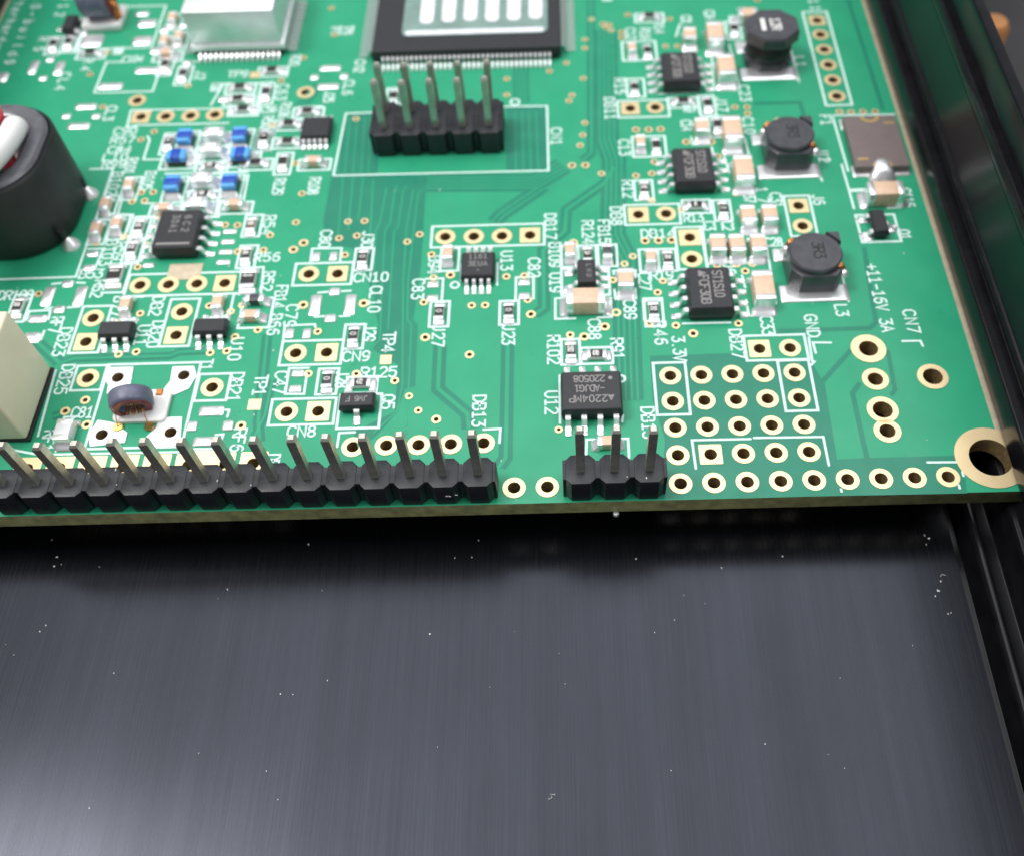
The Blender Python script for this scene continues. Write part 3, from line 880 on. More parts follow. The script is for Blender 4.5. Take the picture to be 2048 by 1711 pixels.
# ------------------------------------------------------------------ materials
def mat(name, col, rough=0.5, metal=0.0, spec=0.5, vary=0.0, vscale=1.0, bump=0.0, bscale=20.0, coat=0.0, rvary=0.0):
    m = bpy.data.materials.new(name); m.use_nodes = True
    nt = m.node_tree; b = nt.nodes['Principled BSDF']
    b.inputs['Base Color'].default_value = (*col, 1)
    b.inputs['Roughness'].default_value = rough
    b.inputs['Metallic'].default_value = metal
    b.inputs['Specular IOR Level'].default_value = spec
    b.inputs['Coat Weight'].default_value = coat
    b.inputs['Coat Roughness'].default_value = 0.12
    tc = nt.nodes.new('ShaderNodeTexCoord')
    if vary:
        n = nt.nodes.new('ShaderNodeTexNoise'); n.inputs['Scale'].default_value = vscale; n.inputs['Detail'].default_value = 6
        nt.links.new(tc.outputs['Object'], n.inputs['Vector'])
        r = nt.nodes.new('ShaderNodeMapRange')
        r.inputs[3].default_value = 1 - vary; r.inputs[4].default_value = 1 + vary
        r.inputs[1].default_value = 0.3; r.inputs[2].default_value = 0.7
        nt.links.new(n.outputs['Fac'], r.inputs[0])
        mx = nt.nodes.new('ShaderNodeMix'); mx.data_type = 'RGBA'; mx.blend_type = 'MULTIPLY'; mx.inputs[0].default_value = 1
        mx.inputs[6].default_value = (*col, 1)
        nt.links.new(r.outputs[0], mx.inputs[7]); nt.links.new(mx.outputs[2], b.inputs['Base Color'])
    if rvary:
        n3 = nt.nodes.new('ShaderNodeTexNoise'); n3.inputs['Scale'].default_value = .16; n3.inputs['Detail'].default_value = 8; n3.inputs['Roughness'].default_value = .65
        nt.links.new(tc.outputs['Object'], n3.inputs['Vector'])
        r3 = nt.nodes.new('ShaderNodeMapRange'); r3.inputs[1].default_value = .35; r3.inputs[2].default_value = .65; r3.inputs[3].default_value = rough - rvary; r3.inputs[4].default_value = rough + rvary
        nt.links.new(n3.outputs['Fac'], r3.inputs[0]); nt.links.new(r3.outputs[0], b.inputs['Roughness'])
    if bump:
        n2 = nt.nodes.new('ShaderNodeTexNoise'); n2.inputs['Scale'].default_value = bscale; n2.inputs['Detail'].default_value = 4
        nt.links.new(tc.outputs['Object'], n2.inputs['Vector'])
        bp = nt.nodes.new('ShaderNodeBump'); bp.inputs['Strength'].default_value = bump; bp.inputs['Distance'].default_value = 0.05
        nt.links.new(n2.outputs['Fac'], bp.inputs['Height']); nt.links.new(bp.outputs['Normal'], b.inputs['Normal'])
    return m
M = dict(
    mask=mat('green_mask_over_copper', (0.024, 0.31, 0.165), 0.36, spec=.36, rvary=.1, vary=.06, vscale=.25, bump=.02, bscale=1.5),
    mask_bare=mat('green_mask_over_laminate', (0.017, 0.205, 0.128), 0.36, spec=.36, rvary=.1, vary=.06, vscale=.4, bump=.02, bscale=1.5),
    fr4=mat('glass_fibre_laminate', (0.30, 0.30, 0.13), 0.5, vary=.35, vscale=1.2, bump=.4, bscale=9),
    gold=mat('gold_plating', (0.93, 0.73, 0.43), 0.42, 0.8, vary=.04, vscale=.6),
    barrel=mat('plated_barrel', (0.46, 0.33, 0.16), 0.35, 0.6, vary=.3, vscale=3),
    strip=mat('worn_edge_plating', (0.62, 0.52, 0.38), 0.45, 0.55, vary=.12, vscale=1.5),
    silk=mat('white_silkscreen', (0.64, 0.83, 0.78), 0.55, vary=.05, vscale=3),
    solder=mat('bright_solder', (0.95, 0.95, 0.96), 0.32, 0.8, vary=.04, vscale=3, bump=.25, bscale=2.5),
    tin=mat('tinned_lead', (0.92, 0.92, 0.93), 0.33, 0.8, vary=.06, vscale=2, bump=.1, bscale=6),
    pin=mat('header_pin_metal', (0.52, 0.50, 0.44), 0.36, 0.75, vary=.25, vscale=1.3, bump=.1, bscale=5),
    chip=mat('black_epoxy', (0.020, 0.020, 0.024), 0.47, spec=.5, vary=.15, vscale=2, bump=.25, bscale=22),
    hdr=mat('black_header_plastic', (0.012, 0.013, 0.018), 0.44, spec=.5, vary=.25, vscale=1.4, bump=.35, bscale=7),
    ink=mat('grey_laser_marking', (0.27, 0.255, 0.25), 0.7),
    inkw=mat('white_resistor_print', (0.78, 0.76, 0.74), 0.6),
    res=mat('resistor_glaze', (0.030, 0.027, 0.026), 0.3),
    resb=mat('resistor_brown_glaze', (0.16, 0.09, 0.07), 0.35),
    alum=mat('white_alumina', (0.75, 0.74, 0.72), 0.5),
    cer=mat('tan_ceramic', (0.70, 0.48, 0.34), 0.4, vary=.08, vscale=2),
    pale=mat('pale_ceramic', (0.74, 0.74, 0.74), 0.45),
    ferr=mat('grey_ferrite', (0.062, 0.062, 0.072), 0.3, vary=.2, vscale=1.2, bump=.3, bscale=8),
    ferrg=mat('glossy_grey_ferrite', (0.10, 0.10, 0.115), 0.24, spec=.8, vary=.2, vscale=1.2, bump=.15, bscale=6),
    sleeve=mat('black_core_coating', (0.016, 0.018, 0.018), 0.5, vary=.2, vscale=.8, bump=.3, bscale=4),
    toro=mat('violet_grey_ferrite', (0.12, 0.125, 0.185), 0.4, vary=.2, vscale=2, bump=.3, bscale=8),
    red=mat('dark_red_enamel', (0.16, 0.012, 0.02), 0.35),
    cu=mat('enamelled_copper', (0.62, 0.24, 0.08), 0.25, 0.9),
    goldw=mat('gold_wire', (0.80, 0.58, 0.22), 0.22, 1.0),
    blue=mat('blue_epoxy', (0.015, 0.07, 0.42), 0.3), lblue=mat('light_blue_epoxy', (0.10, 0.38, 0.80), 0.25),
    brown=mat('brown_ferrite', (0.06, 0.035, 0.015), 0.5),
    relay=mat('cream_plastic', (0.78, 0.70, 0.53), 0.34, vary=.03, vscale=.5),
    dark=mat('plain_black', (0.012, 0.012, 0.012), 0.5),
    wwire=mat('white_insulation', (0.82, 0.81, 0.80), 0.4), rwire=mat('red_insulation', (0.80, 0.045, 0.07), 0.35),
    fuse=mat('brown_fuse_laminate', (0.17, 0.135, 0.13), 0.45, vary=.06, vscale=1),
    fgold=mat('dull_gold_print', (0.62, 0.42, 0.16), 0.4, 0.6),
    sink=mat('bare_aluminium', (0.86, 0.87, 0.88), 0.42, 0.75, vary=.05, vscale=.8, bump=.1, bscale=1.5),
    film=mat('greenish_clear_label', (0.20, 0.30, 0.27), 0.22, vary=.15, vscale=.6),
    rib=mat('white_gloss_label', (0.80, 0.80, 0.86), 0.2, vary=.12, vscale=.9),
    rail=mat('black_anodised_rail', (0.007, 0.007, 0.009), 0.24, spec=.2, vary=.3, vscale=.6, bump=.05, bscale=5),
    orange=mat('orange_plastic', (0.36, 0.15, 0.045), 0.5, vary=.3, vscale=.1), violet=mat('violet_plastic', (0.06, 0.045, 0.13), 0.5),
    grey=mat('grey_metal_rod', (0.30, 0.30, 0.31), 0.4, .5), bench=mat('dark_bench_top', (0.014, 0.013, 0.015), 0.6, vary=.4, vscale=.03),
    dust=mat('pale_dust', (0.75, 0.74, 0.72), 0.7),
)
def floor_material():
    m = bpy.data.materials.new('brushed_black_aluminium'); m.use_nodes = True
    nt = m.node_tree; N = nt.nodes.new; L = nt.links.new; b = nt.nodes['Principled BSDF']
    tc = N('ShaderNodeTexCoord')
    def streak(sx, sy, detail):
        mp = N('ShaderNodeMapping'); mp.inputs['Scale'].default_value = (sx, sy, 1); L(tc.outputs['Object'], mp.inputs['Vector'])
        n = N('ShaderNodeTexNoise'); n.inputs['Scale'].default_value = 1; n.inputs['Detail'].default_value = detail; n.inputs['Roughness'].default_value = .7
        L(mp.outputs[0], n.inputs['Vector']); return n
    fine = streak(9, .06, 5); broad = streak(.35, .015, 3); blot = streak(.12, .09, 4)
    def rng(n, a, c):
        r = N('ShaderNodeMapRange'); r.inputs[1].default_value = .3; r.inputs[2].default_value = .7; r.inputs[3].default_value = a; r.inputs[4].default_value = c
        L(n.outputs['Fac'], r.inputs[0]); return r
    f = rng(fine, .88, 1.12); g = rng(broad, .9, 1.1); h = rng(blot, .95, 1.05)
    m1 = N('ShaderNodeMath'); m1.operation = 'MULTIPLY'; L(f.outputs[0], m1.inputs[0]); L(g.outputs[0], m1.inputs[1])
    m2 = N('ShaderNodeMath'); m2.operation = 'MULTIPLY'; L(m1.outputs[0], m2.inputs[0]); L(h.outputs[0], m2.inputs[1])
    mx = N('ShaderNodeMix'); mx.data_type = 'RGBA'; mx.blend_type = 'MULTIPLY'; mx.inputs[0].default_value = 1
    mx.inputs[6].default_value = (.0255, .0275, .0345, 1); L(m2.outputs[0], mx.inputs[7]); L(mx.outputs[2], b.inputs['Base Color'])
    b.inputs['Metallic'].default_value = .9
    rr = rng(fine, .23, .30); L(rr.outputs[0], b.inputs['Roughness'])
    b.inputs['Anisotropic'].default_value = .6
    b.inputs['Anisotropic Rotation'].default_value = .0
    tg = N('ShaderNodeTangent'); tg.direction_type = 'UV_MAP'; tg.uv_map = 'UVMap'; L(tg.outputs[0], b.inputs['Tangent'])
    bp = N('ShaderNodeBump'); bp.inputs['Strength'].default_value = .12; bp.inputs['Distance'].default_value = .02; L(fine.outputs['Fac'], bp.inputs['Height']); L(bp.outputs['Normal'], b.inputs['Normal'])
    return m
M['floor'] = floor_material()
# ------------------------------------------------------------------ object helpers
def link(name, me, m=None, parent=None, loc=(0, 0, 0), rz=0.0, label=None):
    o = bpy.data.objects.new(name, me); COL.objects.link(o)
    if m is not None and me is not None and not me.materials: me.materials.append(m)
    if parent is not None: o.parent = parent
    o.location = loc; o.rotation_euler = (0, 0, rz)
    if label: o['label'] = label
    return o
class MB:
    def __init__(s): s.bm = bmesh.new()
    def box(s, x0, x1, y0, y1, z0, z1, bev=0.0, seg=1):
        r = bmesh.ops.create_cube(s.bm, size=1.0); vs = r['verts']
        for v in vs: v.co = Vector(((x0 + x1) / 2 + v.co.x * (x1 - x0), (y0 + y1) / 2 + v.co.y * (y1 - y0), (z0 + z1) / 2 + v.co.z * (z1 - z0)))
        if bev:
            es = list({e for v in vs for e in v.link_edges})
            bmesh.ops.bevel(s.bm, geom=es, offset=bev, segments=seg, affect='EDGES', profile=.5)
        return s
    def loft(s, rings, cap=True, close=False):
        rs = [[s.bm.verts.new(p) for p in r] for r in rings]
        n = len(rs[0])
        prs = list(zip(rs, rs[1:])) + ([(rs[-1], rs[0])] if close else [])
        for a, b in prs:
            for i in range(n): s.bm.faces.new((a[i], a[(i + 1) % n], b[(i + 1) % n], b[i]))
        if cap and not close:
            s.bm.faces.new(rs[0][::-1]); s.bm.faces.new(rs[-1])
        return s
    def prism(s, pts, z0, z1, bev=0.0):
        if bev:
            c = Vector((sum(p[0] for p in pts) / len(pts), sum(p[1] for p in pts) / len(pts)))
            ins = []
            for p in pts:
                d = c - Vector(p); ins.append(Vector(p) + d.normalized() * bev * 1.2)
            return s.loft([[(p[0], p[1], z0) for p in pts], [(p[0], p[1], z1 - bev) for p in pts], [(p[0], p[1], z1) for p in ins]])
        return s.loft([[(p[0], p[1], z0) for p in pts], [(p[0], p[1], z1) for p in pts]])
    def sweep_x(s, prof, x0, x1):      # profile in (y, z), extruded along x
        return s.loft([[(x0, p[0], p[1]) for p in prof], [(x1, p[0], p[1]) for p in prof]])
    def cyl(s, cx, cy, z0, z1, r0, r1=None, n=20):
        r1 = r0 if r1 is None else r1
        return s.loft([[(cx + r * math.cos(2 * math.pi * i / n), cy + r * math.sin(2 * math.pi * i / n), z) for i in range(n)] for r, z in ((r0, z0), (r1, z1))])
    def lathe(s, prof, n=40, axis='z', c=(0, 0, 0)):   # closed profile of (radius, height)
        rings = []
        for i in range(n):
            a = 2 * math.pi * i / n; ca, sa = math.cos(a), math.sin(a)
            rings.append([Vector(c) + (Vector((r * ca, r * sa, h)) if axis == 'z' else Vector((r * ca, h, r * sa)) if axis == 'y' else Vector((h, r * ca, r * sa))) for r, h in prof])
        return s.loft(rings, close=True)
    def tube(s, pts, r, n=10):
        pts = [Vector(p) for p in pts]; rings = []
        up = Vector((0, 0, 1))
        for i, p in enumerate(pts):
            t = (pts[min(i + 1, len(pts) - 1)] - pts[max(i - 1, 0)]).normalized()
            a = t.cross(up)
            if a.length < .05: a = t.cross(Vector((0, 1, 0)))
            a.normalize(); b = t.cross(a)
            rings.append([p + (a * math.cos(2 * math.pi * k / n) + b * math.sin(2 * math.pi * k / n)) * r for k in range(n)])
        return s.loft(rings)
    def ribbon(s, pts, w, z, closed=False, caps=True):
        P = [Vector(p[:2]) for p in pts]
        P = [p for i, p in enumerate(P) if i == 0 or (p - P[i - 1]).length > 1e-5]
        n = len(P)
        if n < 2: return s
        left, right = [], []
        for i in range(n):
            a = P[i - 1] if (i > 0 or closed) else None
            c = P[(i + 1) % n] if (i < n - 1 or closed) else None
            d1 = (P[i] - a).normalized() if a is not None else None
            d2 = (c - P[i]).normalized() if c is not None else None
            if d1 is None: d1 = d2
            if d2 is None: d2 = d1
            n1 = Vector((-d1.y, d1.x)); n2 = Vector((-d2.y, d2.x))
            m_ = n1 + n2
            m_ = n1 if m_.length < .2 else m_.normalized()
            k = min(1.0 / max(m_.dot(n1), .35), 2.0)
            left.append(P[i] + m_ * w / 2 * k); right.append(P[i] - m_ * w / 2 * k)
        L = [s.bm.verts.new((p.x, p.y, z)) for p in left]; R = [s.bm.verts.new((p.x, p.y, z)) for p in right]
        for i in range(n if closed else n - 1):
            j = (i + 1) % n
            s.bm.faces.new((R[i], R[j], L[j], L[i]))
        if caps and not closed:
            for e, o_ in ((0, 1), (n - 1, n - 2)):
                d = (P[e] - P[o_]).normalized(); q = Vector((-d.y, d.x))
                c = [P[e] + q * w * .35 + d * w * .35, P[e] + d * w * .5, P[e] - q * w * .35 + d * w * .35]
                va, vb = (L[e], R[e]) if e else (R[e], L[e])
                s.bm.faces.new([vb] + [s.bm.verts.new((p.x, p.y, z)) for p in c[::-1]] + [va])
        return s
    def done(s, name, m=None, smooth=None):
        bmesh.ops.recalc_face_normals(s.bm, faces=s.bm.faces)
        me = bpy.data.meshes.new(name); s.bm.to_mesh(me); s.bm.free()
        if m is not None: me.materials.append(m)
        if smooth:
            for p in me.polygons: p.use_smooth = True
            me.set_sharp_from_angle(angle=math.radians(smooth))
        return me
    def flat(s, name, m):              # flat print: every face looks up
        for f in s.bm.faces: f.normal_update()
        bad = [f for f in s.bm.faces if f.normal.z < 0]
        bmesh.ops.reverse_faces(s.bm, faces=bad)
        me = bpy.data.meshes.new(name); s.bm.to_mesh(me); s.bm.free(); me.materials.append(m); return me
def circle(cx, cy, r, n=24, ph=0.0): return [(cx + r * math.cos(2 * math.pi * i / n + ph), cy + r * math.sin(2 * math.pi * i / n + ph)) for i in range(n)]
def rrect(x0, x1, y0, y1, r, n=4):
    out = []
    for cx, cy, a0 in ((x1 - r, y1 - r, 0), (x0 + r, y1 - r, 90), (x0 + r, y0 + r, 180), (x1 - r, y0 + r, 270)):
        for i in range(n + 1):
            a = math.radians(a0 + 90 * i / n); out.append((cx + r * math.cos(a), cy + r * math.sin(a)))
    return out
def plate(name, loops, z0, z1):        # solid plate with through holes
    cu = bpy.data.curves.new(name, 'CURVE'); cu.dimensions = '2D'; cu.fill_mode = 'BOTH'; cu.extrude = (z1 - z0) / 2
    for lp in loops:
        sp = cu.splines.new('POLY'); sp.points.add(len(lp) - 1); sp.use_cyclic_u = True
        for i, p in enumerate(lp): sp.points[i].co = (p[0], p[1], 0, 1)
    o = bpy.data.objects.new('tmp', cu); COL.objects.link(o)
    dg = bpy.context.evaluated_depsgraph_get()
    me = bpy.data.meshes.new_from_object(o.evaluated_get(dg)); me.name = name
    bpy.data.objects.remove(o); bpy.data.curves.remove(cu)
    me.transform(Matrix.Translation((0, 0, (z0 + z1) / 2))); me.materials.clear()
    return me
# ------------------------------------------------------------------ stroke lettering
FONT = {
 'A': 'a0,0 2,6 4,0;0.8,2 3.2,2', 'B': '2.6,3.2 0,3.2 0,6 2.6,6 3.6,5.4 3.6,3.9 2.6,3.2 3.9,2.3 3.9,.9 2.8,0 0,0 0,3.2', 'C': '4,5.1 3,6 1.3,6 0,4.6 0,1.4 1.3,0 3,0 4,.9',
 'D': '0,0 0,6 2.2,6 4,4.3 4,1.7 2.2,0 0,0', 'E': '3.8,6 0,6 0,0 3.8,0;0,3.1 2.7,3.1', 'F': '3.8,6 0,6 0,0;0,3.1 2.7,3.1', 'G': '4,5.1 3,6 1.3,6 0,4.6 0,1.4 1.3,0 3,0 4,.9 4,2.8 2.4,2.8',
 'J': '3,6 3,1.3 2,0 1,0 0,.9', 'K': '0,0 0,6;4,6 0,2.6;1.4,3.8 4,0', 'L': '0,6 0,0 3.6,0', 'M': '0,0 0,6 2.2,2 4.4,6 4.4,0', 'N': '0,0 0,6 4,0 4,6', 'P': '0,0 0,6 2.8,6 4,5.2 4,3.6 2.8,2.8 0,2.8',
 'Q': '1.3,0 0,1.4 0,4.6 1.3,6 2.7,6 4,4.6 4,1.4 2.7,0 1.3,0;2.4,1.4 4.2,-.6', 'R': '0,0 0,6 2.8,6 4,5.2 4,3.7 2.8,2.9 0,2.9;2,2.9 4,0', 'S': '4,5.2 3,6 1.1,6 0,5.1 0,4 1,3.2 3,2.8 4,2 4,.9 2.9,0 1,0 0,.8',
 'T': '0,6 4,6;2,6 2,0', 'U': '0,6 0,1.3 1.2,0 2.8,0 4,1.3 4,6', 'V': '0,6 2,0 4,6', 'W': '0,6 1,0 2.2,4 3.4,0 4.4,6', 'X': '0,0 4,6;0,6 4,0', 'O': '1.3,0 0,1.4 0,4.6 1.3,6 2.7,6 4,4.6 4,1.4 2.7,0 1.3,0',
 '0': '1.2,0 .1,1.2 .1,4.8 1.2,6 2.6,6 3.7,4.8 3.7,1.2 2.6,0 1.2,0', '1': '.6,4.9 2,6 2,0;.5,0 3.5,0', '2': '.2,5.1 1.1,6 2.8,6 3.8,5.1 3.8,3.9 0,0 3.9,0', '3': '.2,6 3.8,6 1.8,3.5 2.8,3.5 3.8,2.6 3.8,1 2.8,0 1,0 .1,.8',
 '4': '3.1,0 3.1,6 0,1.8 4,1.8', '5': '3.7,6 .5,6 .2,3.4 1.2,3.8 2.7,3.8 3.8,2.8 3.8,1 2.7,0 1.1,0 .1,.8', '6': '3.4,5.7 2.4,6 1.2,5.6 .3,4.2 .1,2.2 .3,.8 1.3,0 2.6,0 3.6,.8 3.8,2 3.4,3.1 2.4,3.7 1.3,3.4 .3,2.4', '7': '0,6 4,6 1.4,0',
 '8': '1.9,3.2 .7,3.7 .3,4.6 .9,5.7 1.9,6 2.9,5.7 3.5,4.6 3.1,3.7 1.9,3.2;1.9,3.2 .5,2.6 0,1.5 .6,.4 1.9,0 3.2,.4 3.8,1.5 3.3,2.6 1.9,3.2',
 '9': '.5,.3 1.5,0 2.7,.4 3.6,1.8 3.8,3.8 3.6,5.2 2.6,6 1.3,6 .3,5.2 .1,4 .5,2.9 1.5,2.3 2.6,2.6 3.6,3.6',
 '.': '1.7,0 2.1,0', '+': '2,.8 2,4.8;0,2.8 4,2.8', '-': '.4,2.8 3.6,2.8', ' ': '', 'b': '0,6 0,0 2.5,0 3.4,.9 3.4,3 2.5,3.9 0,3.9', 'u': '0,3.9 0,.8 .8,0 2.4,0 3.3,.8;3.3,3.9 3.3,0', 'i': '1.8,3.9 1.8,0;1.8,5.4 1.8,5.7', 'l': '1.8,6 1.8,0',
 'd': '3.4,6 3.4,0 .9,0 0,.9 0,3 .9,3.9 3.4,3.9', 's': '3.2,3.5 2.4,3.9 .8,3.9 .1,3 .8,2.2 2.4,1.8 3.2,1 2.4,0 .8,0 0,.5', 'o': '.9,0 0,.9 0,3 .9,3.9 2.5,3.9 3.4,3 3.4,.9 2.5,0 .9,0', 'f': '3,6 2,6 1.3,5.2 1.3,0;.2,3.9 2.7,3.9', 't': '1.3,5.4 1.3,.8 2.1,0 3,0;.2,3.9 2.8,3.9',
 'e': '0,2 3.4,2 3.3,3.2 2.4,3.9 .9,3.9 0,3 0,.9 .9,0 2.4,0 3.2,.5', 'r': '0,3.9 0,0;0,2.6 1,3.7 2.6,3.9', 'h': '0,6 0,0;0,3 1.1,3.9 2.4,3.9 3.3,3 3.3,0', 'a': '.3,3.6 1,3.9 2.5,3.9 3.3,3.1 3.3,0 .9,0 0,.8 .2,1.8 1,2.2 3.3,2.2', 'w': '0,3.9 .9,0 1.9,3 2.9,0 3.8,3.9',
 '^': '0,0 2.2,4.4 4.4,0;1.2,0 2.2,2 3.2,0',
}
FONT['A'] = '0,0 2,6 4,0;0.8,2 3.2,2'
def strokes(ch):
    for s in FONT.get(ch, FONT['0']).split(';'):
        if s: yield [tuple(float(v) for v in p.split(',')) for p in s.split()]
def lettering(txt, length, h, w, z=0.0, condense=.9):
    """flat stroke lettering centred on the origin, reading along +X"""
    mb = MB(); k = h / 6.0; n = len(txt)
    cw = 4 * k * condense
    adv = (length - cw) / (n - 1) if n > 1 else 0
    cw_ = min(cw, adv * .82) if n > 1 else cw
    sx = cw_ / 4.0; x = -length / 2 if n > 1 else -cw / 2
    i = 0
    for ch in txt:
        for st in strokes(ch):
            closed = len(st) > 2 and st[0] == st[-1]
            pts = [(x + p[0] * sx, (p[1] - 3) * k) for p in (st[:-1] if closed else st)]
            mb.ribbon(pts, w, z + (i % 3) * .0015, closed=closed); i += 1
        x += adv
    return mb
# ------------------------------------------------------------------ the case (one extruded aluminium shell)
case = link('aluminium_case', None, label='black anodised aluminium case with slotted side walls holding the green board')
case['category'] = 'case'
Y0, Y1 = -75.0, 130.0
def extrude_y(prof):
    mb = MB(); mb.loft([[(p[0], Y0, p[1]) for p in prof], [(p[0], Y1, p[1]) for p in prof]]); return mb
def rnd(pts, r=.18):                   # round the corners of an (x, z) profile
    out = []
    n = len(pts)
    for i in range(n):
        p = Vector(pts[i]); a = Vector(pts[i - 1]); b = Vector(pts[(i + 1) % n])
        rr = min(r, (a - p).length * .4, (b - p).length * .4)
        u = p + (a - p).normalized() * rr; v = p + (b - p).normalized() * rr
        m_ = (u + v) * .25 + p * .5
        out += [tuple(u), tuple(m_), tuple(v)]
    return out
PROF = [(21.98, -7.6), (22.0, -7.5), (22.95, -7.5), (23.02, -4.9), (23.25, -4.6), (23.6, -4.55), (23.8, -4.8), (23.85, -6.0), (25.2, -6.0), (25.3, -5.8), (25.3, -2.7), (25.42, -2.35), (25.75, -2.3), (25.95, -1.66), (28.2, -1.66),
        (28.2, .09), (25.4, .09), (25.3, .2), (25.3, 2.5), (25.42, 2.65), (26.55, 2.65), (26.65, 2.75), (26.65, 3.15), (26.35, 3.3), (26.28, 3.65), (26.42, 3.9), (26.65, 3.95), (26.65, 9.55), (26.4, 9.7), (26.3, 10.3), (26.4, 11.0), (26.65, 11.1), (27.15, 11.1), (27.15, 14.2),
        (26.75, 14.3), (26.6, 14.6), (26.7, 15.0), (27.5, 15.0), (27.75, 14.7), (27.75, 9.5), (29.4, 9.3), (29.4, -8.0), (21.98, -8.0)]
XC = (27.6 - 73.4) / 2
base = MB(); base.box(2 * XC - 21.9, 21.9, Y0, Y1, -8.0, -6.0)
base = base.done('base_panel', M['floor'])
uv = base.uv_layers.new(name='UVMap')
for lp in base.loops: uv.data[lp.index].uv = (base.vertices[lp.vertex_index].co.x * .01, base.vertices[lp.vertex_index].co.y * .01)
link('base_panel', base, parent=case, label='brushed black floor of the case with fine streaks and dust')
rp = rnd(PROF, .1)
link('side_wall', extrude_y(rp).done('side_wall', M['rail'], 35), parent=case)
link('side_wall', extrude_y([(2 * XC - x, z) for x, z in rp][::-1]).done('side_wall', M['rail'], 35), parent=case)
# dust flakes and fibres lying on the case floor
mb = MB()
DUST = [(617, 1088, .35), (957, 1080, .28), (455, 1178, .3), (199, 1133, .22), (910, 1115, .2), (1272, 1117, .3), (1368, 1190, .18), (1309, 1264, .2), (1885, 1150, .5), (860, 1267, .4), (586, 1388, .3), (655, 1360, .3), (561, 1387, .3), (533, 1541, .25), (556, 1598, .25), (1104, 1590, .5), (1342, 1540, .2), (1410, 1207, .15), (1118, 1306, .12), (179, 1615, .3), (28, 1309, .2), (12, 1288, .15), (1680, 1355, .18), (1443, 1135, .3), (1565, 1112, .35), (1825, 1290, .18), (80, 1262, .3), (92, 1250, .3), (1030, 1262, .12), (644, 1180, .15), (436, 1196, .12), (1656, 1508, .15), (1530, 1487, .25), (875, 1493, .2), (980, 1373, .15)]
def floor_at(px, py, z=-5.98):
    d = RC @ Vector(((px - 1124.376) / 1949.072, -(py - 851.51) / 1949.072, -1)); c = Vector((-8.2194, -37.0736, 64.6497))
    return c + d * ((z - c.z) / d.z)
for px, py, sz in DUST:
    sz *= .55
    p = floor_at(px, py); a = random.uniform(0, 3.1)
    if sz >= .24:
        q = [(p.x + math.cos(a) * sz * t + .12 * math.sin(5 * t + px), p.y + math.sin(a) * sz * t + .1 * math.cos(4 * t), -5.96 + .03 * (t + 1)) for t in (-1, -.5, 0, .5, 1)]
        mb.tube(q, .016, 5)
    else:
        mb.loft([[(p.x + sz * .35 * math.cos(a + k * 1.57) * (.6 + .4 * (k % 2)), p.y + sz * .35 * math.sin(a + k * 1.57), zz) for k in range(4)] for zz in (-5.995, -5.93)])
for i in range(6):
    p = floor_at(random.uniform(0, 1930), random.uniform(1090, 1700)); sz = random.uniform(.03, .06); a = random.uniform(0, 3)
    mb.loft([[(p.x + sz * math.cos(a + k * 1.57), p.y + sz * math.sin(a + k * 1.57) * .7, zz) for k in range(4)] for zz in (-5.995, -5.95)])
for i in range(15):                    # scuffs of lint near the floor's right edge and at the left
    cx, cy = random.choice(((1850, 1080), (1885, 1175), (1905, 1235), (110, 1120), (100, 1100)))
    p = floor_at(cx + random.gauss(0, 8), cy + random.gauss(0, 12)); sz = random.uniform(.025, .07)
    mb.loft([[(p.x + sz * math.cos(k * 1.57), p.y + 1.5 * sz * math.sin(k * 1.57), zz) for k in range(4)] for zz in (-5.995, -5.97)])
o = link('dust', mb.done('dust', M['dust'])); o['kind'] = 'stuff'; o['label'] = 'pale dust specks and fibres scattered on the case floor'
# ------------------------------------------------------------------ bench behind the case
b = MB(); b.box(-900, 900, -700, 1200, -30, -20); o = link('bench_top', b.done('bench_top', M['bench'])); o['kind'] = 'structure'; o['label'] = 'dark bench top under the case'
b = MB(); b.lathe([(0, -14), (1.7, -14), (1.9, -12), (1.9, -.8), (1.4, 0), (0, 0)], 28); o = link('orange_cap', b.done('orange_cap', M['orange'], 40), loc=(42.9, 65.0, -6)); o['label'] = 'out of focus orange brown cap behind the case wall'; o['category'] = 'cap'
b = MB(); b.tube([(36, 46, -8), (44, 52, -7), (60, 62, -7)], 1.0, 10); o = link('grey_rod', b.done('grey_rod', M['grey'], 40)); o['label'] = 'blurred grey rod beside the orange cap behind the case'; o['category'] = 'rod'
b = MB(); b.box(41, 50, 84, 96, -20, -8, 1.0, 2); o = link('violet_block', b.done('violet_block', M['violet'])); o['label'] = 'blurred dark violet block past the orange cap'; o['category'] = 'block'
# ------------------------------------------------------------------ the board
XL, XR, YF, YB = -73.4, 27.6, -1.37, 95.0
T1H = [(-45.77, 11.43), (-40.28, 11.48), (-45.73, 5.78), (-40.21, 5.82)]
MH = (23.95, 1.62)
loops = [[(XL, YF), (XR, YF), (XR, YB), (XL, YB)]]
DRILLED = []
def drill(x, y, r, n):                 # no two drills may cut into each other
    if any(math.hypot(x - a, y - b_) < r + c + .04 for a, b_, c in DRILLED) or y < YF + .1: return False
    DRILLED.append((x, y, r)); loops.append(circle(x, y, r, n)); return True
drill(*MH, 1.66, 36)
for x, y in T1H: drill(x, y, .52, 20)
HOLES = [h for h in HOLES if drill(h[0], h[1], h[4] / 2 + .02, 20)]
VIAS = [v for v in VIAS if drill(v[0], v[1], v[3] / 2 + .01, 12)]
me = plate('circuit_board', loops, -1.6, 0.0)
for m_ in ('mask', 'fr4'): me.materials.append(M[m_])
for p in me.polygons: p.material_index = 0 if abs(p.normal.z) > .5 else 1
board = link('circuit_board', me)
board['label'] = 'green circuit board crowded with soldered parts, held in the slots of the black case'
board['category'] = 'circuit board'
def part(name, me, m=None, loc=(0, 0, 0), rz=0.0, label=None, parent=None): return link(name, me, m, parent or board, loc, rz, label)
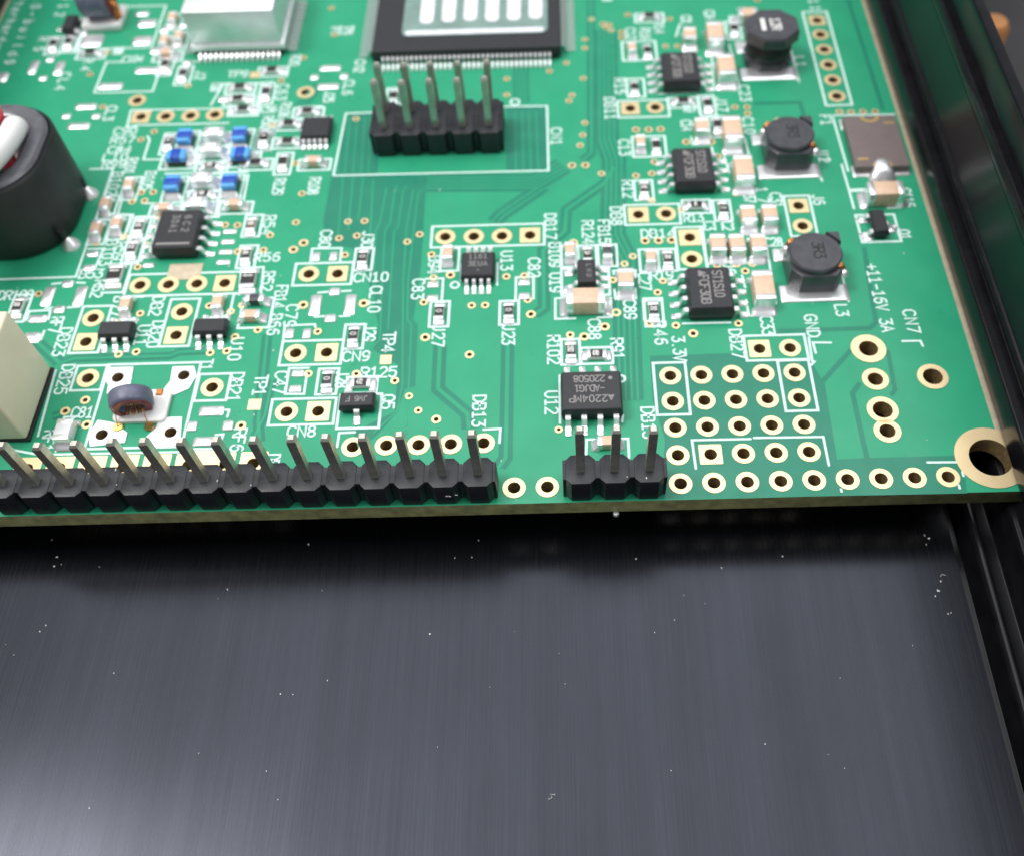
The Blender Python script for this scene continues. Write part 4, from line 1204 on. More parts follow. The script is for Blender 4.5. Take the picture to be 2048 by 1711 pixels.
# bare laminate seen through the mask, and the traces crossing it
def polymesh(pts, z, m, name):
    bm = bmesh.new(); vs = [bm.verts.new((p[0], p[1], z)) for p in pts]; es = [bm.edges.new((vs[i], vs[(i + 1) % len(vs)])) for i in range(len(vs))]
    bmesh.ops.triangle_fill(bm, edges=es, use_beauty=True)
    for f in bm.faces:
        f.normal_update()
        if f.normal.z < 0: f.normal_flip()
    me = bpy.data.meshes.new(name); bm.to_mesh(me); bm.free(); me.materials.append(m); return me
zi = 0
for pts in POLYS: 
    def inside(x, y):
        c = False
        for k in range(len(pts)):
            (xa, ya), (xb, yb) = pts[k], pts[k - 1]
            if (ya > y) != (yb > y) and x < (xb - xa) * (y - ya) / (yb - ya) + xa: c = not c
        return c
    def edge_d(x, y): return min((Vector((x, y)) - (Vector(pts[k - 1]) + (Vector(pts[k]) - Vector(pts[k - 1])) * max(0, min(1, (Vector((x, y)) - Vector(pts[k - 1])).dot(Vector(pts[k]) - Vector(pts[k - 1])) / max((Vector(pts[k]) - Vector(pts[k - 1])).length_squared, 1e-9))))).length for k in range(len(pts)))
    hl = [circle(x, y, r + .03, 16) for x, y, r in DRILLED if inside(x, y) and edge_d(x, y) > r + .05]
    me = plate('bare_laminate_area', [pts] + hl, -.01, .005 + .0004 * zi); part('bare_laminate_area', me, M['mask_bare']); zi += 1
for w, n, pts in BUNDLES:
    if n == -1:
        part('copper_gap', MB().ribbon(pts, w, .007 + .0003 * zi, caps=False).flat('copper_gap', M['mask_bare']))
    elif n == 0:
        part('copper_trace', MB().ribbon(pts, w, .022 + .0002 * zi).flat('copper_trace', M['mask']))
    else:
        part('copper_gap', MB().ribbon(pts, w, .007 + .0003 * zi, caps=False).flat('copper_gap', M['mask_bare']))
        for j in range(n):
            off = ((j + 1) / (n + 1) - .5) * w
            P = [Vector(p) for p in pts]; q = []
            for i, p in enumerate(P):
                d1 = (p - P[i - 1]).normalized() if i else (P[1] - p).normalized()
                d2 = (P[i + 1] - p).normalized() if i < len(P) - 1 else d1
                nn = (Vector((-d1.y, d1.x)) + Vector((-d2.y, d2.x))).normalized(); q.append(p + nn * off)
            part('copper_trace', MB().ribbon(q, .2 if n > 1 else w * .3, .024 + .0002 * zi).flat('copper_trace', M['mask']))
    zi += 1
# plated holes and vias
PADM = {}
def ring_mesh(k, od, d, name):
    key = (k, od, d)
    if key not in PADM:
        outer = circle(0, 0, od / 2, 28 if od > 1 else 16) if k == 'r' else rrect(-od / 2, od / 2, -od / 2, od / 2, .06, 1)
        me = plate(name, [outer, circle(0, 0, d / 2, 20 if od > 1 else 12)], .0, .045)
        me.materials.append(M['gold']); me.materials.append(M['barrel'])
        mb = MB(); bm = mb.bm; bm.from_mesh(me)
        n = 20 if od > 1 else 12; r = d / 2 + .006
        rs = [[bm.verts.new((x, y, z)) for x, y in circle(0, 0, r, n)] for z in (.03, -1.62)]
        for i in range(n):
            f = bm.faces.new((rs[0][i], rs[1][i], rs[1][(i + 1) % n], rs[0][(i + 1) % n])); f.material_index = 1
        bm.to_mesh(me); bm.free(); PADM[key] = me
    return PADM[key]
for x, y, k, od, d in HOLES: part('plated_hole', ring_mesh(k, od, d, 'plated_hole'), loc=(x, y, .016))
for x, y, od, d in VIAS: part('via_hole', ring_mesh('r', od, d, 'via_hole'), loc=(x, y, .018 + .002 * random.random()))
me = plate('mounting_ring', [circle(*MH, 2.72, 48), circle(*MH, 1.64, 36)], .035, .075); part('mounting_ring', me, M['gold'], label='large gold ring around the corner mounting hole')
mb = MB(); n = 36; rs = [[(MH[0] + 1.645 * math.cos(2 * math.pi * i / n), MH[1] + 1.645 * math.sin(2 * math.pi * i / n), z) for i in range(n)] for z in (.03, -1.61)]
mb.loft(rs, cap=False); part('hole_barrel', mb.done('hole_barrel', M['barrel'], 60))
part('edge_plating', plate('edge_plating', [[(24.95, 3.9), (27.55, 3.9), (27.55, YB - .1), (24.95, YB - .1)]], .0, .03), M['strip'], label='bare metal strip along the right edge of the board')
part('edge_plating', plate('edge_plating', [[(XL + .05, YF + .1), (XL + 2.6, YF + .1), (XL + 2.6, YB - .1), (XL + .05, YB - .1)]], .0, .03), M['strip'])
for x, y in T1H:
    mb = MB(); mb.loft([[(a, b, z) for a, b in circle(x, y, .515, 20)] for z in (-.01, -1.61)], cap=False); part('hole_barrel', mb.done('hole_barrel', M['barrel'], 60))
# bare pads
PM = {}
for x, y, w, h, m_, z in PADS:
    if abs(x + 43) < 5 and 4 < y < 13 and w > 2.3: continue        # the transformer's pads are cut to shape below
    key = (w, h, m_, z)
    if key not in PM:
        mb = MB()
        if m_ != 'solder': mb.box(-w / 2, w / 2, -h / 2, h / 2, .0, z)
        else:
            r = min(w, h) * .22
            rings = []
            for s_, zz in ((1, .0), (1, .03), (.9, z * 1.4), (.62, z * 2.6)):
                rings.append([(a * s_, b * s_, zz) for a, b in rrect(-w / 2, w / 2, -h / 2, h / 2, r, 3)])
            mb.loft(rings)
        PM[key] = mb.done('solder_pad', M[m_], 50)
    part('solder_pad' if m_ == 'solder' else 'gold_pad', PM[key], loc=(x, y, .02))
# printed outlines and designators
for i, (x0, y0, x1, y1) in enumerate(BOXES):
    part('printed_outline', MB().ribbon([(x0, y0), (x1, y0), (x1, y1), (x0, y1)], .22, .034 + .0004 * (i % 9), closed=True).flat('printed_outline', M['silk']))
for i, (w, pts) in enumerate(LINES):
    part('printed_line', MB().ribbon(pts, w, .039 + .0004 * (i % 9)).flat('printed_line', M['silk']))
for i, (s, x, y, ang, L, h) in enumerate(TEXTS):
    part('printed_text', lettering(s, L, h, .165, .046).flat('printed_text', M['silk']), loc=(x, y, .0004 * (i % 5)), rz=math.radians(ang))
for x, y, r in ((1242, 758, .33), (910, 571, .36), (1030, 205, .45)):
    p = floor_at(x, y, 0); part('printed_dot', MB().ribbon(circle(p.x, p.y, r, 14), .2, .05, closed=True).flat('printed_dot', M['silk']))
# ------------------------------------------------------------------ chip passives
def cap_end(l, w, h, e, m_):
    mb = MB(); mb.box(l / 2 - e, l / 2 + .015, -w / 2 - .015, w / 2 + .015, .03, h + .015, .05, 2); return mb.done('end_cap', m_, 40)
def fillet(l, w, h, ext=.52):
    mb = MB(); x = l / 2
    prof = [(-.12, .0), (-.12, .1), (.015, min(h * .62, .5)), (.13, min(h * .42, .36)), (.3, .2), (ext - .08, .1), (ext, .0)]
    rings = []
    for f, k in ((-.56, .0), (-.5, .75), (-.36, 1), (.36, 1), (.5, .75), (.56, .0)):
        rings.append([(x + a * (1 if a < 0 else .55 + .45 * k), f * w * 1.15, max(b * (.25 + .75 * k), .0)) for a, b in prof])
    mb.loft(rings); return mb.done('solder_joint', M['solder'], 55)
KIND = {'chip_resistor': (1.6, .8, .45, .3, 'res', 'tin'), 'resistor_large': (2.0, 1.25, .5, .38, 'res', 'tin'), 'ferrite_bead': (1.6, .8, .75, .4, 'ferr', 'tin'),
        'capacitor_small': (1.6, .85, .8, .34, 'cer', 'tin'), 'capacitor_medium': (2.0, 1.3, 1.25, .45, 'cer', 'tin'), 'capacitor_large': (3.2, 1.7, 1.6, .55, 'cer', 'tin'),
        'capacitor_pale': (1.9, 1.25, 1.0, .45, 'pale', 'tin'), 'chip_inductor': (2.0, 1.3, 1.0, .4, 'brown', 'tin')}
PROTO = {}
for k, (l, w, h, e, bm_, em_) in KIND.items():
    mb = MB()
    if bm_ == 'res':
        mb.box(-l / 2 + e * .5, l / 2 - e * .5, -w / 2, w / 2, .03, h - .06); bod = mb.done(k, M['alum'])
        g = MB(); g.box(-l / 2 + e, l / 2 - e, -w / 2 + .02, w / 2 - .02, h - .07, h + .02, .02); gl = g.done('dark_glaze', M['res'])
        gb = gl.copy(); gb.materials[0] = M['resb']
    else:
        mb.box(-l / 2 + e * .5, l / 2 - e * .5, -w / 2, w / 2, .03, h, .05, 2); bod = mb.done(k, M[bm_], 40); gl = gb = None
    if k == 'chip_inductor':
        g = MB(); g.box(-.42, .42, -w / 2 - .03, w / 2 + .03, h * .45, h + .12, .06, 2); gl = g.done('blue_coat', M['blue'], 40)
        g = MB(); g.box(.43, .92, -w / 2 - .02, w / 2 + .02, h * .45, h + .08, .1, 3); em = g.done('blue_end', M['lblue'], 40)
    else: em = cap_end(l, w, h, e, M[em_])
    PROTO[k] = (bod, gl, gb, em, fillet(l, w, h, .66 if h > 1 else .52))
NAMES = {'chip_resistor': 'chip_resistor', 'resistor_large': 'chip_resistor', 'ferrite_bead': 'ferrite_bead', 'capacitor_small': 'ceramic_capacitor', 'capacitor_medium': 'ceramic_capacitor', 'capacitor_large': 'ceramic_capacitor', 'capacitor_pale': 'ceramic_capacitor', 'chip_inductor': 'chip_inductor'}
LET = {}
for t, x, y, o_, mark, label, kw in COMPS:
    bod, gl, gb, em, fi = PROTO[t]; l, w, h, e = KIND[t][:4]
    rz = (math.pi / 2 if o_ == 'v' else 0.0) + random.gauss(0, .018)
    c = part(NAMES[t], bod, loc=(x + random.gauss(0, .02), y + random.gauss(0, .02), .03), rz=rz, label=label or None)
    brown = 'brownish' in label
    if gl: part('blue_coat' if t == 'chip_inductor' else 'dark_glaze', gb if brown else gl, parent=c)
    for s in (0, math.pi):
        part('blue_end' if t == 'chip_inductor' else 'end_cap', em, rz=s, parent=c); part('solder_joint', fi, rz=s, parent=c)
    if mark:
        if (mark, t) not in LET: LET[(mark, t)] = lettering(mark, min(.2 * len(mark), l - 2 * e - .12), .46 if t == 'chip_resistor' else .8, .065, h + .024).flat('lettering', M['inkw'])
        part('lettering', LET[(mark, t)], rz=math.pi if o_ == 'v' else 0, parent=c)
# ------------------------------------------------------------------ moulded chips with gull-wing leads
def leg_mesh(reach, z, w, th=.17, drop=.32):
    y = 0; prof = [(-.15, z - th / 2), (-.15, z + th / 2), (drop, z + th / 2), (drop + .13, z + th / 2 - .08), (drop + .30, .24), (drop + .42, .19), (reach, .17), (reach, .0), (drop + .34, .0), (drop + .16, .14), (drop + .02, z - th / 2 - .04), (drop - .04, z - th / 2)]
    mb = MB(); mb.sweep_x(prof, -w / 2, w / 2); return mb.done('leg', M['tin'], 30)
def foot_mesh(w, reach, drop):
    mb = MB(); mb.loft([[(a * s, drop + .25 + (b + .5) * (reach - drop + .1), z) for a, b in rrect(-w / 2 - .08, w / 2 + .08, -.5, .5, .08, 2)] for s, z in ((1, .0), (1, .05), (.75, .12))]); return mb.done('solder_joint', M['solder'], 50)
def chip(name, x, y, rz, w, d, h, n, pitch, reach=1.05, lw=.42, label=None, marks=(), legs=None, front=True, drop=.32, tops=.12, smear=0):
    mb = MB(); zm = h * .55; q = .1
    def rr(a, z): return [(px, py, z) for px, py in rrect(-w / 2 + a, w / 2 - a, -d / 2 + a, d / 2 - a, .06 + a * .3, 2)]
    mb.loft([rr(.12, q), rr(0, zm - .08), rr(0, zm + .08), rr(tops, h - .05), rr(tops + .06, h)])
    c = part(name, mb.done(name, M['chip'], 30), loc=(x, y, .03), rz=rz, label=label)
    lm = leg_mesh(reach, zm, lw, drop=drop); fm = foot_mesh(lw, reach, drop)
    rows = legs or ((n, 0), (n, 2))
    for cnt, side in rows:
        a = side * math.pi / 2; half = (d if side % 2 == 0 else w) / 2
        for i in range(cnt if isinstance(cnt, int) else len(cnt)):
            off = (i - (cnt - 1) / 2) * pitch if isinstance(cnt, int) else cnt[i] * pitch
            # side 0 faces +Y, 1 faces -X, 2 faces -Y, 3 faces +X (local)
            v = Matrix.Rotation(a, 3, 'Z') @ Vector((off, half, 0))
            part('leg', lm, loc=(v.x, v.y, 0), rz=a, parent=c)
            if pitch > .6: part('solder_joint', fm, loc=(v.x, v.y, -.02), rz=a, parent=c)
    for s, mx, my, L, hh, ang in marks:
        part('lettering', lettering(s, L, hh, hh * .15, h + .004).flat('lettering', M['ink']), loc=(mx, my, 0), rz=math.radians(ang), parent=c)
    return c
c = chip('microchip', -6.55, 7.89, 0, 4.9, 3.9, 1.5, 4, 1.27, label='black eight-legged chip with upside-down marking 220508 beside the printed U12',
     marks=[('220508', -.15, 1.1, 2.5, .6, 180), ('-ADJG1', -.15, .15, 2.4, .6, 180), ('^2204MP', .0, -.85, 3.5, .62, 180)])
part('pin_dot', polymesh(circle(1.55, 1.15, .17, 12), 1.506, M['ink'], 'pin_dot'), parent=c)
chip('microchip', -16.1, 22.24, 0, 3.0, 3.0, .95, 4, .65, reach=.95, lw=.3, drop=.2, label='small black chip marked 1161 beside the printed U13', marks=[('1161', .0, .85, 1.6, .5, 0), ('3EUA', .0, .0, 1.65, .5, 0), ('+', .05, -.75, .3, .3, 0)])
for yy, lb in ((18.26, 'power chip marked ST1S10 nearest the bottom of the board'), (33.5, 'power chip marked ST1S10 left of the middle round inductor'), (48.1, 'power chip marked ST1S10 left of the drum inductor')):
    c = chip('microchip', 3.9, yy, math.pi / 2, 4.9, 3.9, 1.55, 4, 1.27, label=lb, tops=.2)
    part('lettering', lettering('ST1S10', 3.0, .78, .12, 1.556).flat('lettering', M['ink']), loc=(.3, -.75, 0), rz=math.pi, parent=c)
    part('lettering', lettering('^FCF30B', 3.7, .78, .12, 1.556).flat('lettering', M['ink']), loc=(0, .45, 0), rz=math.pi, parent=c)
c = chip('microchip', -43.5, 27.0, math.pi / 2, 4.9, 3.9, 1.5, 4, 1.27, label='black eight-legged chip above the tan copper tab on the left', marks=[('30A1', .6, .3, 2.2, .6, 180), ('6C2', .6, -.8, 2.0, .6, 180)])
part('white_bar', polymesh([(-2.0, -1.5), (-1.75, -1.5), (-1.75, 1.5), (-2.0, 1.5)], 1.506, M['ink'], 'white_bar'), parent=c)
chip('microchip', -32.74, 41.15, 0, 3.0, 3.0, .95, 5, .55, reach=1.0, lw=.3, drop=.2, label='small black chip left of the upright pin header', marks=[])
chip('microchip', -38.67, 16.0, 0, 2.9, 1.6, 1.1, 3, .95, reach=.75, lw=.4, drop=.14, label='tiny six-legged black chip beside the printed U10')
chip('microchip', -46.69, 15.95, 0, 2.9, 1.6, 1.1, 3, .95, reach=.75, lw=.4, drop=.14, label='tiny six-legged black chip beside the printed U11')
chip('transistor', -25.36, 7.95, 0, 2.9, 1.5, 1.05, 1, .95, reach=.75, lw=.45, drop=.14, legs=(((-1, 1), 0), (1, 2)), label='three-legged transistor marked JW6 beside the printed Q5', marks=[('JW6 F', .0, .0, 1.7, .48, 180)])
chip('transistor', 20.0, 26.15, math.pi / 2, 2.9, 1.4, 1.0, 1, .95, reach=.75, lw=.45, drop=.14, legs=(((-1, 1), 0), (1, 2)), label='small black transistor beside the printed Q1')
chip('transistor', -62.1, 59.6, math.pi / 2, 2.6, 1.4, 1.0, 1, .95, reach=.7, lw=.45, drop=.14, legs=(((-1, 1), 2), (1, 0)), label='small black transistor near the far left corner')
chip('microchip', -6.54, 20.9, math.pi / 2, 2.9, 1.65, 1.15, 3, .95, reach=.8, lw=.4, drop=.14, legs=((3, 2), ((-1, 1), 0)), label='five-legged black chip beside the printed U19', marks=[('LNU', 0, -.2, 1.4, .4, 180)])
# large quad package with a label on top
q = chip('processor', -18.25, 61.95, 0, 20.0, 20.0, 1.45, 36, .5, reach=1.5, lw=.2, drop=.3, legs=((36, 2), (36, 1), (36, 3)), label='large square black chip with fine legs and a six-barred label')
lb = part('chip_label', plate('chip_label', [rrect(-6.9, 8.6, -7.6, 8.5, .8, 4)], 1.46, 1.53), M['film'], parent=q)
for i in range(6):
    x = -5.1 + 2.34 * i
    part('label_bar', plate('label_bar', [rrect(x, x + 1.45, -5.5 + .12 * (i % 3), 7.5, .6, 4)], 1.535, 1.58), M['rib'], parent=q)
part('label_edge', plate('label_edge', [rrect(-6.5, 8.2, -7.45, -6.7, .3, 3)], 1.535, 1.56), M['rib'], parent=q)
# quad chip under an aluminium block
q = chip('heat_sink_chip', -42.6, 58.9, 0, 9.6, 9.6, .62, 16, .56, reach=1.2, lw=.22, drop=.2, legs=((16, 2), (16, 3), (16, 1)), label='bright aluminium block standing on a fine-legged chip')
mb = MB(); mb.box(-4.75, 4.75, -4.75, 4.75, 1.36, 5.2, .15, 2); part('aluminium_block', mb.done('aluminium_block', M['sink'], 40), parent=q)
mb = MB(); mb.box(-4.98, 4.98, -4.98, 4.98, .64, 1.35, .12, 2); part('block_flange', mb.done('block_flange', M['sink'], 40), parent=q)
# ------------------------------------------------------------------ pin headers
def header(n, rows, x0, y0, label, dy=2.54, loc_jit=.03):
    mb = MB(); g = 2.54; hw = 1.1; dp = 1.26; yc = (rows - 1) * dy / 2; hd = yc + dp
    for i in range(n):
        x = i * g; c = .4
        if rows == 1: oc = [(x - hw + c, -dp), (x + hw - c, -dp), (x + hw, -dp + c), (x + hw, dp - c), (x + hw - c, dp), (x - hw + c, dp), (x - hw, dp - c), (x - hw, -dp + c)]
        else: oc = [(x - hw + .3, -dp), (x + hw - .3, -dp), (x + hw, -dp + .4), (x + hw, dy / 2 - .25), (x + hw - .12, dy / 2), (x + hw, dy / 2 + .25), (x + hw, dy + dp - .4), (x + hw - .3, dy + dp), (x - hw + .3, dy + dp), (x - hw, dy + dp - .4), (x - hw, dy / 2 + .25), (x - hw + .12, dy / 2), (x - hw, dy / 2 - .25), (x - hw, -dp + .4)]
        sx = lambda k: [(x + (a - x) * k, yc + (b - yc) * (1 - (1 - k) * hw / hd)) for a, b in oc]
        mb.loft([[(a, b, .0) for a, b in sx(.97)], [(a, b, .12) for a, b in oc], [(a, b, 2.47) for a, b in oc], [(a, b, 2.53) for a, b in sx(.975)], [(a, b, 2.55) for a, b in sx(.93)]])
        if i: mb.box(x - g / 2 - .24, x - g / 2 + .24, -dp + .5, (rows - 1) * dy + dp - .5, .02, 2.5, .03)
        for r in range(rows):
            mb.loft([[(x + a * k, r * dy + b * k, z) for a, b in ((-.42, -.42), (.42, -.42), (.42, .42), (-.42, .42))] for k, z in ((1, 2.52), (1, 2.565), (.8, 2.575))])
    for xe in (-hw - .1, (n - 1) * g + hw + .1): mb.box(xe - .13, xe + .13, -dp + .4, (rows - 1) * dy + dp - .4, .02, 2.5, .03)
    h = part('pin_header', mb.done('pin_header', M['hdr'], 25), loc=(x0, y0, .01), label=label)
    pm = MB(); a, t = .32, .2
    pm.loft([[(-a, -a, .5), (a, -a, .5), (a, a, .5), (-a, a, .5)], [(-a, -a, 7.62), (a, -a, 7.62), (a, a, 7.62), (-a, a, 7.62)], [(-t, -t, 7.85), (t, -t, 7.85), (t, t, 7.85), (-t, t, 7.85)]]); pmesh = pm.done('pin', M['pin'])
    for i in range(n):
        for r in range(rows):
            p = part('pin', pmesh, loc=(i * g + random.gauss(0, loc_jit), r * dy, 0), parent=h)
            p.rotation_euler = (random.gauss(0, .008), random.gauss(0, .008), random.gauss(0, .03))
    return h
G_ = 2.54
header(15, 1, -6 * G_ - 14 * G_, 0, 'long single row of black pin header along the front edge of the board')
header(3, 1, -3 * G_, 0, 'short three-pin black header at the front edge beside chip U12')
header(5, 2, -25.55, 38.75, 'double row pin header standing in front of the large square chip', loc_jit=.02)
# ------------------------------------------------------------------ inductors
def shielded(x, y, label):
    mb = MB(); s = 2.35
    mb.prism([(-s + 1.0, -s), (s - .75, -s), (s - .15, -s + .7), (s - .05, s - .25), (s - .25, s), (-s + .9, s), (-s + .1, s - .8), (-s + .15, -s + .9)], .05, 2.2, .1); mb.prism([(1.25, s), (s, s), (s, 1.1), (2.05, 1.45), (1.7, 1.85)], 2.0, 2.68, .06)
    c = part('power_inductor', mb.done('power_inductor', M['ferr'], 30), loc=(x, y, .05), label=label)
    mb = MB(); mb.lathe([(0, 1.9), (2.16, 1.9), (2.28, 2.15), (2.28, 2.62), (2.16, 2.75), (0, 2.75)], 44); part('drum_top', mb.done('drum_top', M['ferr'], 35), parent=c)
    part('lettering', lettering('3R3', 1.9, .95, .15, 2.757).flat('lettering', M['dark']), loc=(.25, .1, 0), rz=-math.pi / 2, parent=c)
    for a, b in ((-1.75, 1.6), (1.85, -1.35)):
        sg = 1 if a > 0 else -1
        for k in range(3):
            mb = MB(); mb.tube([(a - sg * .35, b + .1 * k, 2.2), (a + .1 * sg, b + .14 * k - .1, 2.35 + .08 * k), (a + sg * .45, b - .06, 2.1), (a + sg * .55, b - .1, 1.5)], .11, 8); part('copper_wire', mb.done('copper_wire', M['cu'], 60), parent=c)
        mb = MB(); mb.lathe([(0, 0), (.42, 0), (.36, .3), (.16, .5), (0, .52)], 14, c=(a + sg * .45, b - .35, 1.6)); part('solder_joint', mb.done('solder_joint', M['solder'], 60), parent=c)
    for yy, hh in ((-2.35, 1.9), (2.2, 1.5)):
        mb = MB(); mb.loft([[(px * k, yy + py * k, z) for px, py in rrect(-2.95, 2.95, -hh / 2, hh / 2, .1, 2)] for k, z in ((1, 0), (1, .05), (.93, .13), (.82, .17))]); part('solder_joint', mb.done('solder_joint', M['solder'], 40), loc=(0, 0, -.03), parent=c)
    return c
shielded(13.1, 20.9, 'round-topped grey inductor marked 3R3 beside the printed L3')
shielded(13.1, 36.15, 'round-topped grey inductor marked 3R3 in the middle of the right-hand column')
mb = MB(); oct_ = lambda r, ph=math.pi / 8: circle(0, 0, r, 8, ph)
mb.loft([[(a * 1.05, b, z) for a, b in oct_(r)] for r, z in ((2.45, .05), (2.45, .9), (2.0, 1.05), (1.95, 2.6), (2.5, 2.75), (2.75, 3.0), (2.75, 4.0), (2.6, 4.2))])
c = part('drum_inductor', mb.done('drum_inductor', M['ferr'], 25), loc=(13.15, 50.7, .05), label='tall open drum inductor with octagonal grey top near the back right')
mb = MB(); mb.lathe([(1.5, 1.1), (2.25, 1.1), (2.35, 1.4), (2.3, 2.3), (2.1, 2.6), (1.5, 2.6)], 32); part('winding', mb.done('winding', M['dark'], 40), parent=c)
part('lettering', lettering('12R', 1.9, .95, .16, 4.206).flat('lettering', M['inkw']), loc=(.35, .0, 0), rz=-math.pi / 2, parent=c)
part('white_bar', polymesh([(-1.15, -1.0), (-.7, -1.0), (-.7, 1.0), (-1.15, 1.0)], 4.206, M['inkw'], 'white_bar'), parent=c)
for yy in (-2.3, 2.2):
    mb = MB(); mb.loft([[(px * k, yy + py * k, z) for px, py in rrect(-2.9, 2.9, -.95, .95, .1, 2)] for k, z in ((1, 0), (1, .05), (.9, .16), (.75, .24))]); part('solder_joint', mb.done('solder_joint', M['solder'], 40), loc=(0, 0, -.03), parent=c)
# ------------------------------------------------------------------ flat fuse
mb = MB(); mb.box(-2.55, 2.55, -3.6, 3.6, .15, .85, .05); f = part('resettable_fuse', mb.done('resettable_fuse', M['fuse']), loc=(21.75, 36.85, .02), label='flat brown fuse with gold half moons near the right edge')
for s in (-1, 1):
    pts = [(.95 * math.cos(math.radians(a)), s * 3.59 - s * .95 * abs(math.sin(math.radians(a)))) for a in range(0, 181, 15)]
    inn = [(.62 * math.cos(math.radians(a)), s * 3.59 - s * .62 * abs(math.sin(math.radians(a)))) for a in range(180, -1, -15)]
    part('gold_half_moon', polymesh(pts + inn, .857, M['fgold'], 'gold_half_moon'), parent=f)
    part('gold_mark', polymesh([(s * 1.7 - .5, s * 2.5 - .14), (s * 1.7 + .5, s * 2.5 - .14), (s * 1.7 + .5, s * 2.5 + .14), (s * 1.7 - .5, s * 2.5 + .14)], .857, M['fgold'], 'gold_mark'), parent=f)
    mb = MB(); mb.loft([[(px, s * (3.35 + py * .5), z) for px, py in rrect(-2.7 * k, 2.7 * k, -1.5, 1.5 * k, .15, 2)] for k, z in ((1, 0), (1, .06), (.95, .12))]); part('solder_joint', mb.done('solder_joint', M['solder'], 40), parent=f)
mb = MB(); mb.loft([[(px * k, dy_ + py * q_, z) for px, py in rrect(-1.0, 1.0, -.6, .6, .55, 5)] for k, q_, dy_, z in ((1.35, 1.1, -4.25, .0), (1.25, 1.05, -4.2, .2), (1.05, 1.0, -4.0, .45), (.88, 1.05, -3.7, .72), (.72, 1.1, -3.4, .9), (.5, .85, -3.2, .99), (.18, .35, -3.1, 1.02))]); part('solder_blob', mb.done('solder_blob', M['solder'], 80), parent=f)
# ------------------------------------------------------------------ small transformer on its white base
tr = part('toroid_transformer', None, loc=(-43.0, 8.3, .05), label='violet grey toroid wound with copper on a white base in the printed T1 outline')
mb = MB(); mb.loft([[(x, y, z) for x, y in rrect(-2.1 + a, 2.2 - a, -1.5 + a, 1.6 - a, .5, 3)] for a, z in ((0, 0), (0, .3), (.12, .42))]); part('white_base', mb.done('white_base', M['wwire'], 40), parent=tr)
TZ = Matrix.Translation((-.32, -.25, 1.5)) @ Matrix.Scale(.93, 4) @ Matrix.Rotation(math.radians(13), 4, 'Z') @ Matrix.Rotation(math.radians(13), 4, 'X')
def tpart(name, mb, m_): me = mb.done(name, m_, 45); me.transform(TZ); part(name, me, parent=tr)
mb = MB(); mb.lathe([(1.02, -.75), (1.5, -.8), (1.72, -.68), (1.8, -.5), (1.8, .5), (1.72, .68), (1.5, .8), (1.02, .75), (.98, .6), (.98, -.6)], 48, 'y'); tpart('ferrite_ring', mb, M['toro'])
mb = MB(); mb.lathe([(1.1, -.86), (1.6, -.86), (1.72, -.6), (1.72, .2), (1.1, .2)], 40, 'y', (0, 0, -.1)); tpart('enamel_band', mb, M['red'])
for k in range(6):
    a = math.radians(225 + 18 * k)
    mb = MB(); mb.tube([(1.0 * math.cos(a), -.98, 1.0 * math.sin(a) + .05), (.74 * math.cos(a), -.45, .72 * math.sin(a)), (.74 * math.cos(a), .4, .74 * math.sin(a)), (.95 * math.cos(a), .95, .95 * math.sin(a))], .075, 6); tpart('copper_wire', mb, M['goldw'] if k % 2 else M['cu'])
for a, b, e in ((-1.55, -1.85, -1.6), (.95, -1.85, .75)):
    mb = MB(); mb.cyl(a, b, .0, .14, .46, .4, 20); part('gold_terminal', mb.done('gold_terminal', M['goldw'], 40), parent=tr)
    mb = MB(); mb.tube([(e, -.9, 1.3), (e - .02, -1.3, .7), (a, b, .15)], .035, 6); part('lead_wire', mb.done('lead_wire', M['cu'], 60), parent=tr)
mb = MB(); mb.box(1.0, 1.55, .9, 1.5, .38, .55, .06); part('gold_terminal', mb.done('gold_terminal', M['cu'], 40), parent=tr)
TP = [([(-46.9, 12.5), (-44.7, 12.5), (-44.5, 10.2), (-46.3, 9.8), (-46.4, 10.7), (-46.9, 11.4)], 0), ([(-41.4, 12.4), (-39.6, 12.4), (-39.2, 11.4), (-39.6, 10.1), (-41.3, 9.2), (-41.9, 9.6), (-41.3, 10.9)], 1), ([(-46.4, 7.2), (-45.0, 6.9), (-43.7, 5.9), (-43.7, 5.0), (-46.4, 4.7), (-46.8, 5.8)], 2), ([(-41.4, 7.3), (-39.6, 7.3), (-39.2, 4.6), (-41.4, 4.5), (-42.1, 5.5), (-41.5, 6.3)], 3)]
for pts, i in TP: part('solder_pad', plate('solder_pad', [pts, circle(*T1H[i], .5, 18)], .02, .09), M['solder'])
# toroid near the far left corner, axis along the board
t2 = part('toroid_transformer', None, loc=(-58.6, 60.9, .05), label='violet grey toroid with orange winding near the far left corner')
mb = MB(); mb.box(-2.2, 2.0, -1.9, 1.9, .0, .75, .12, 2); part('white_base', mb.done('white_base', M['wwire'], 40), parent=t2)
mb = MB(); mb.lathe([(.95, -1.5), (1.55, -1.6), (1.9, -1.3), (1.9, 1.3), (1.55, 1.6), (.95, 1.5)], 40, 'x', (-.3, .1, 2.6)); part('ferrite_ring', mb.done('ferrite_ring', M['toro'], 45), parent=t2)
mb = MB(); mb.lathe([(.2, 1.2), (.85, 1.4), (1.5, 1.64), (1.2, 1.8), (.3, 1.7)], 24, 'x', (-.3, .1, 2.45)); part('winding', mb.done('winding', M['red'], 45), parent=t2)
for k in range(4):
    mb = MB(); mb.tube([(1.3 + .05 * k, -.6 + .25 * k, 2.9 - .2 * k), (1.75, -.5 + .2 * k, 2.0), (1.6 + .15 * k, -1.2 + .2 * k, .8)], .14, 6); part('copper_wire', mb.done('copper_wire', M['cu'], 60), parent=t2)
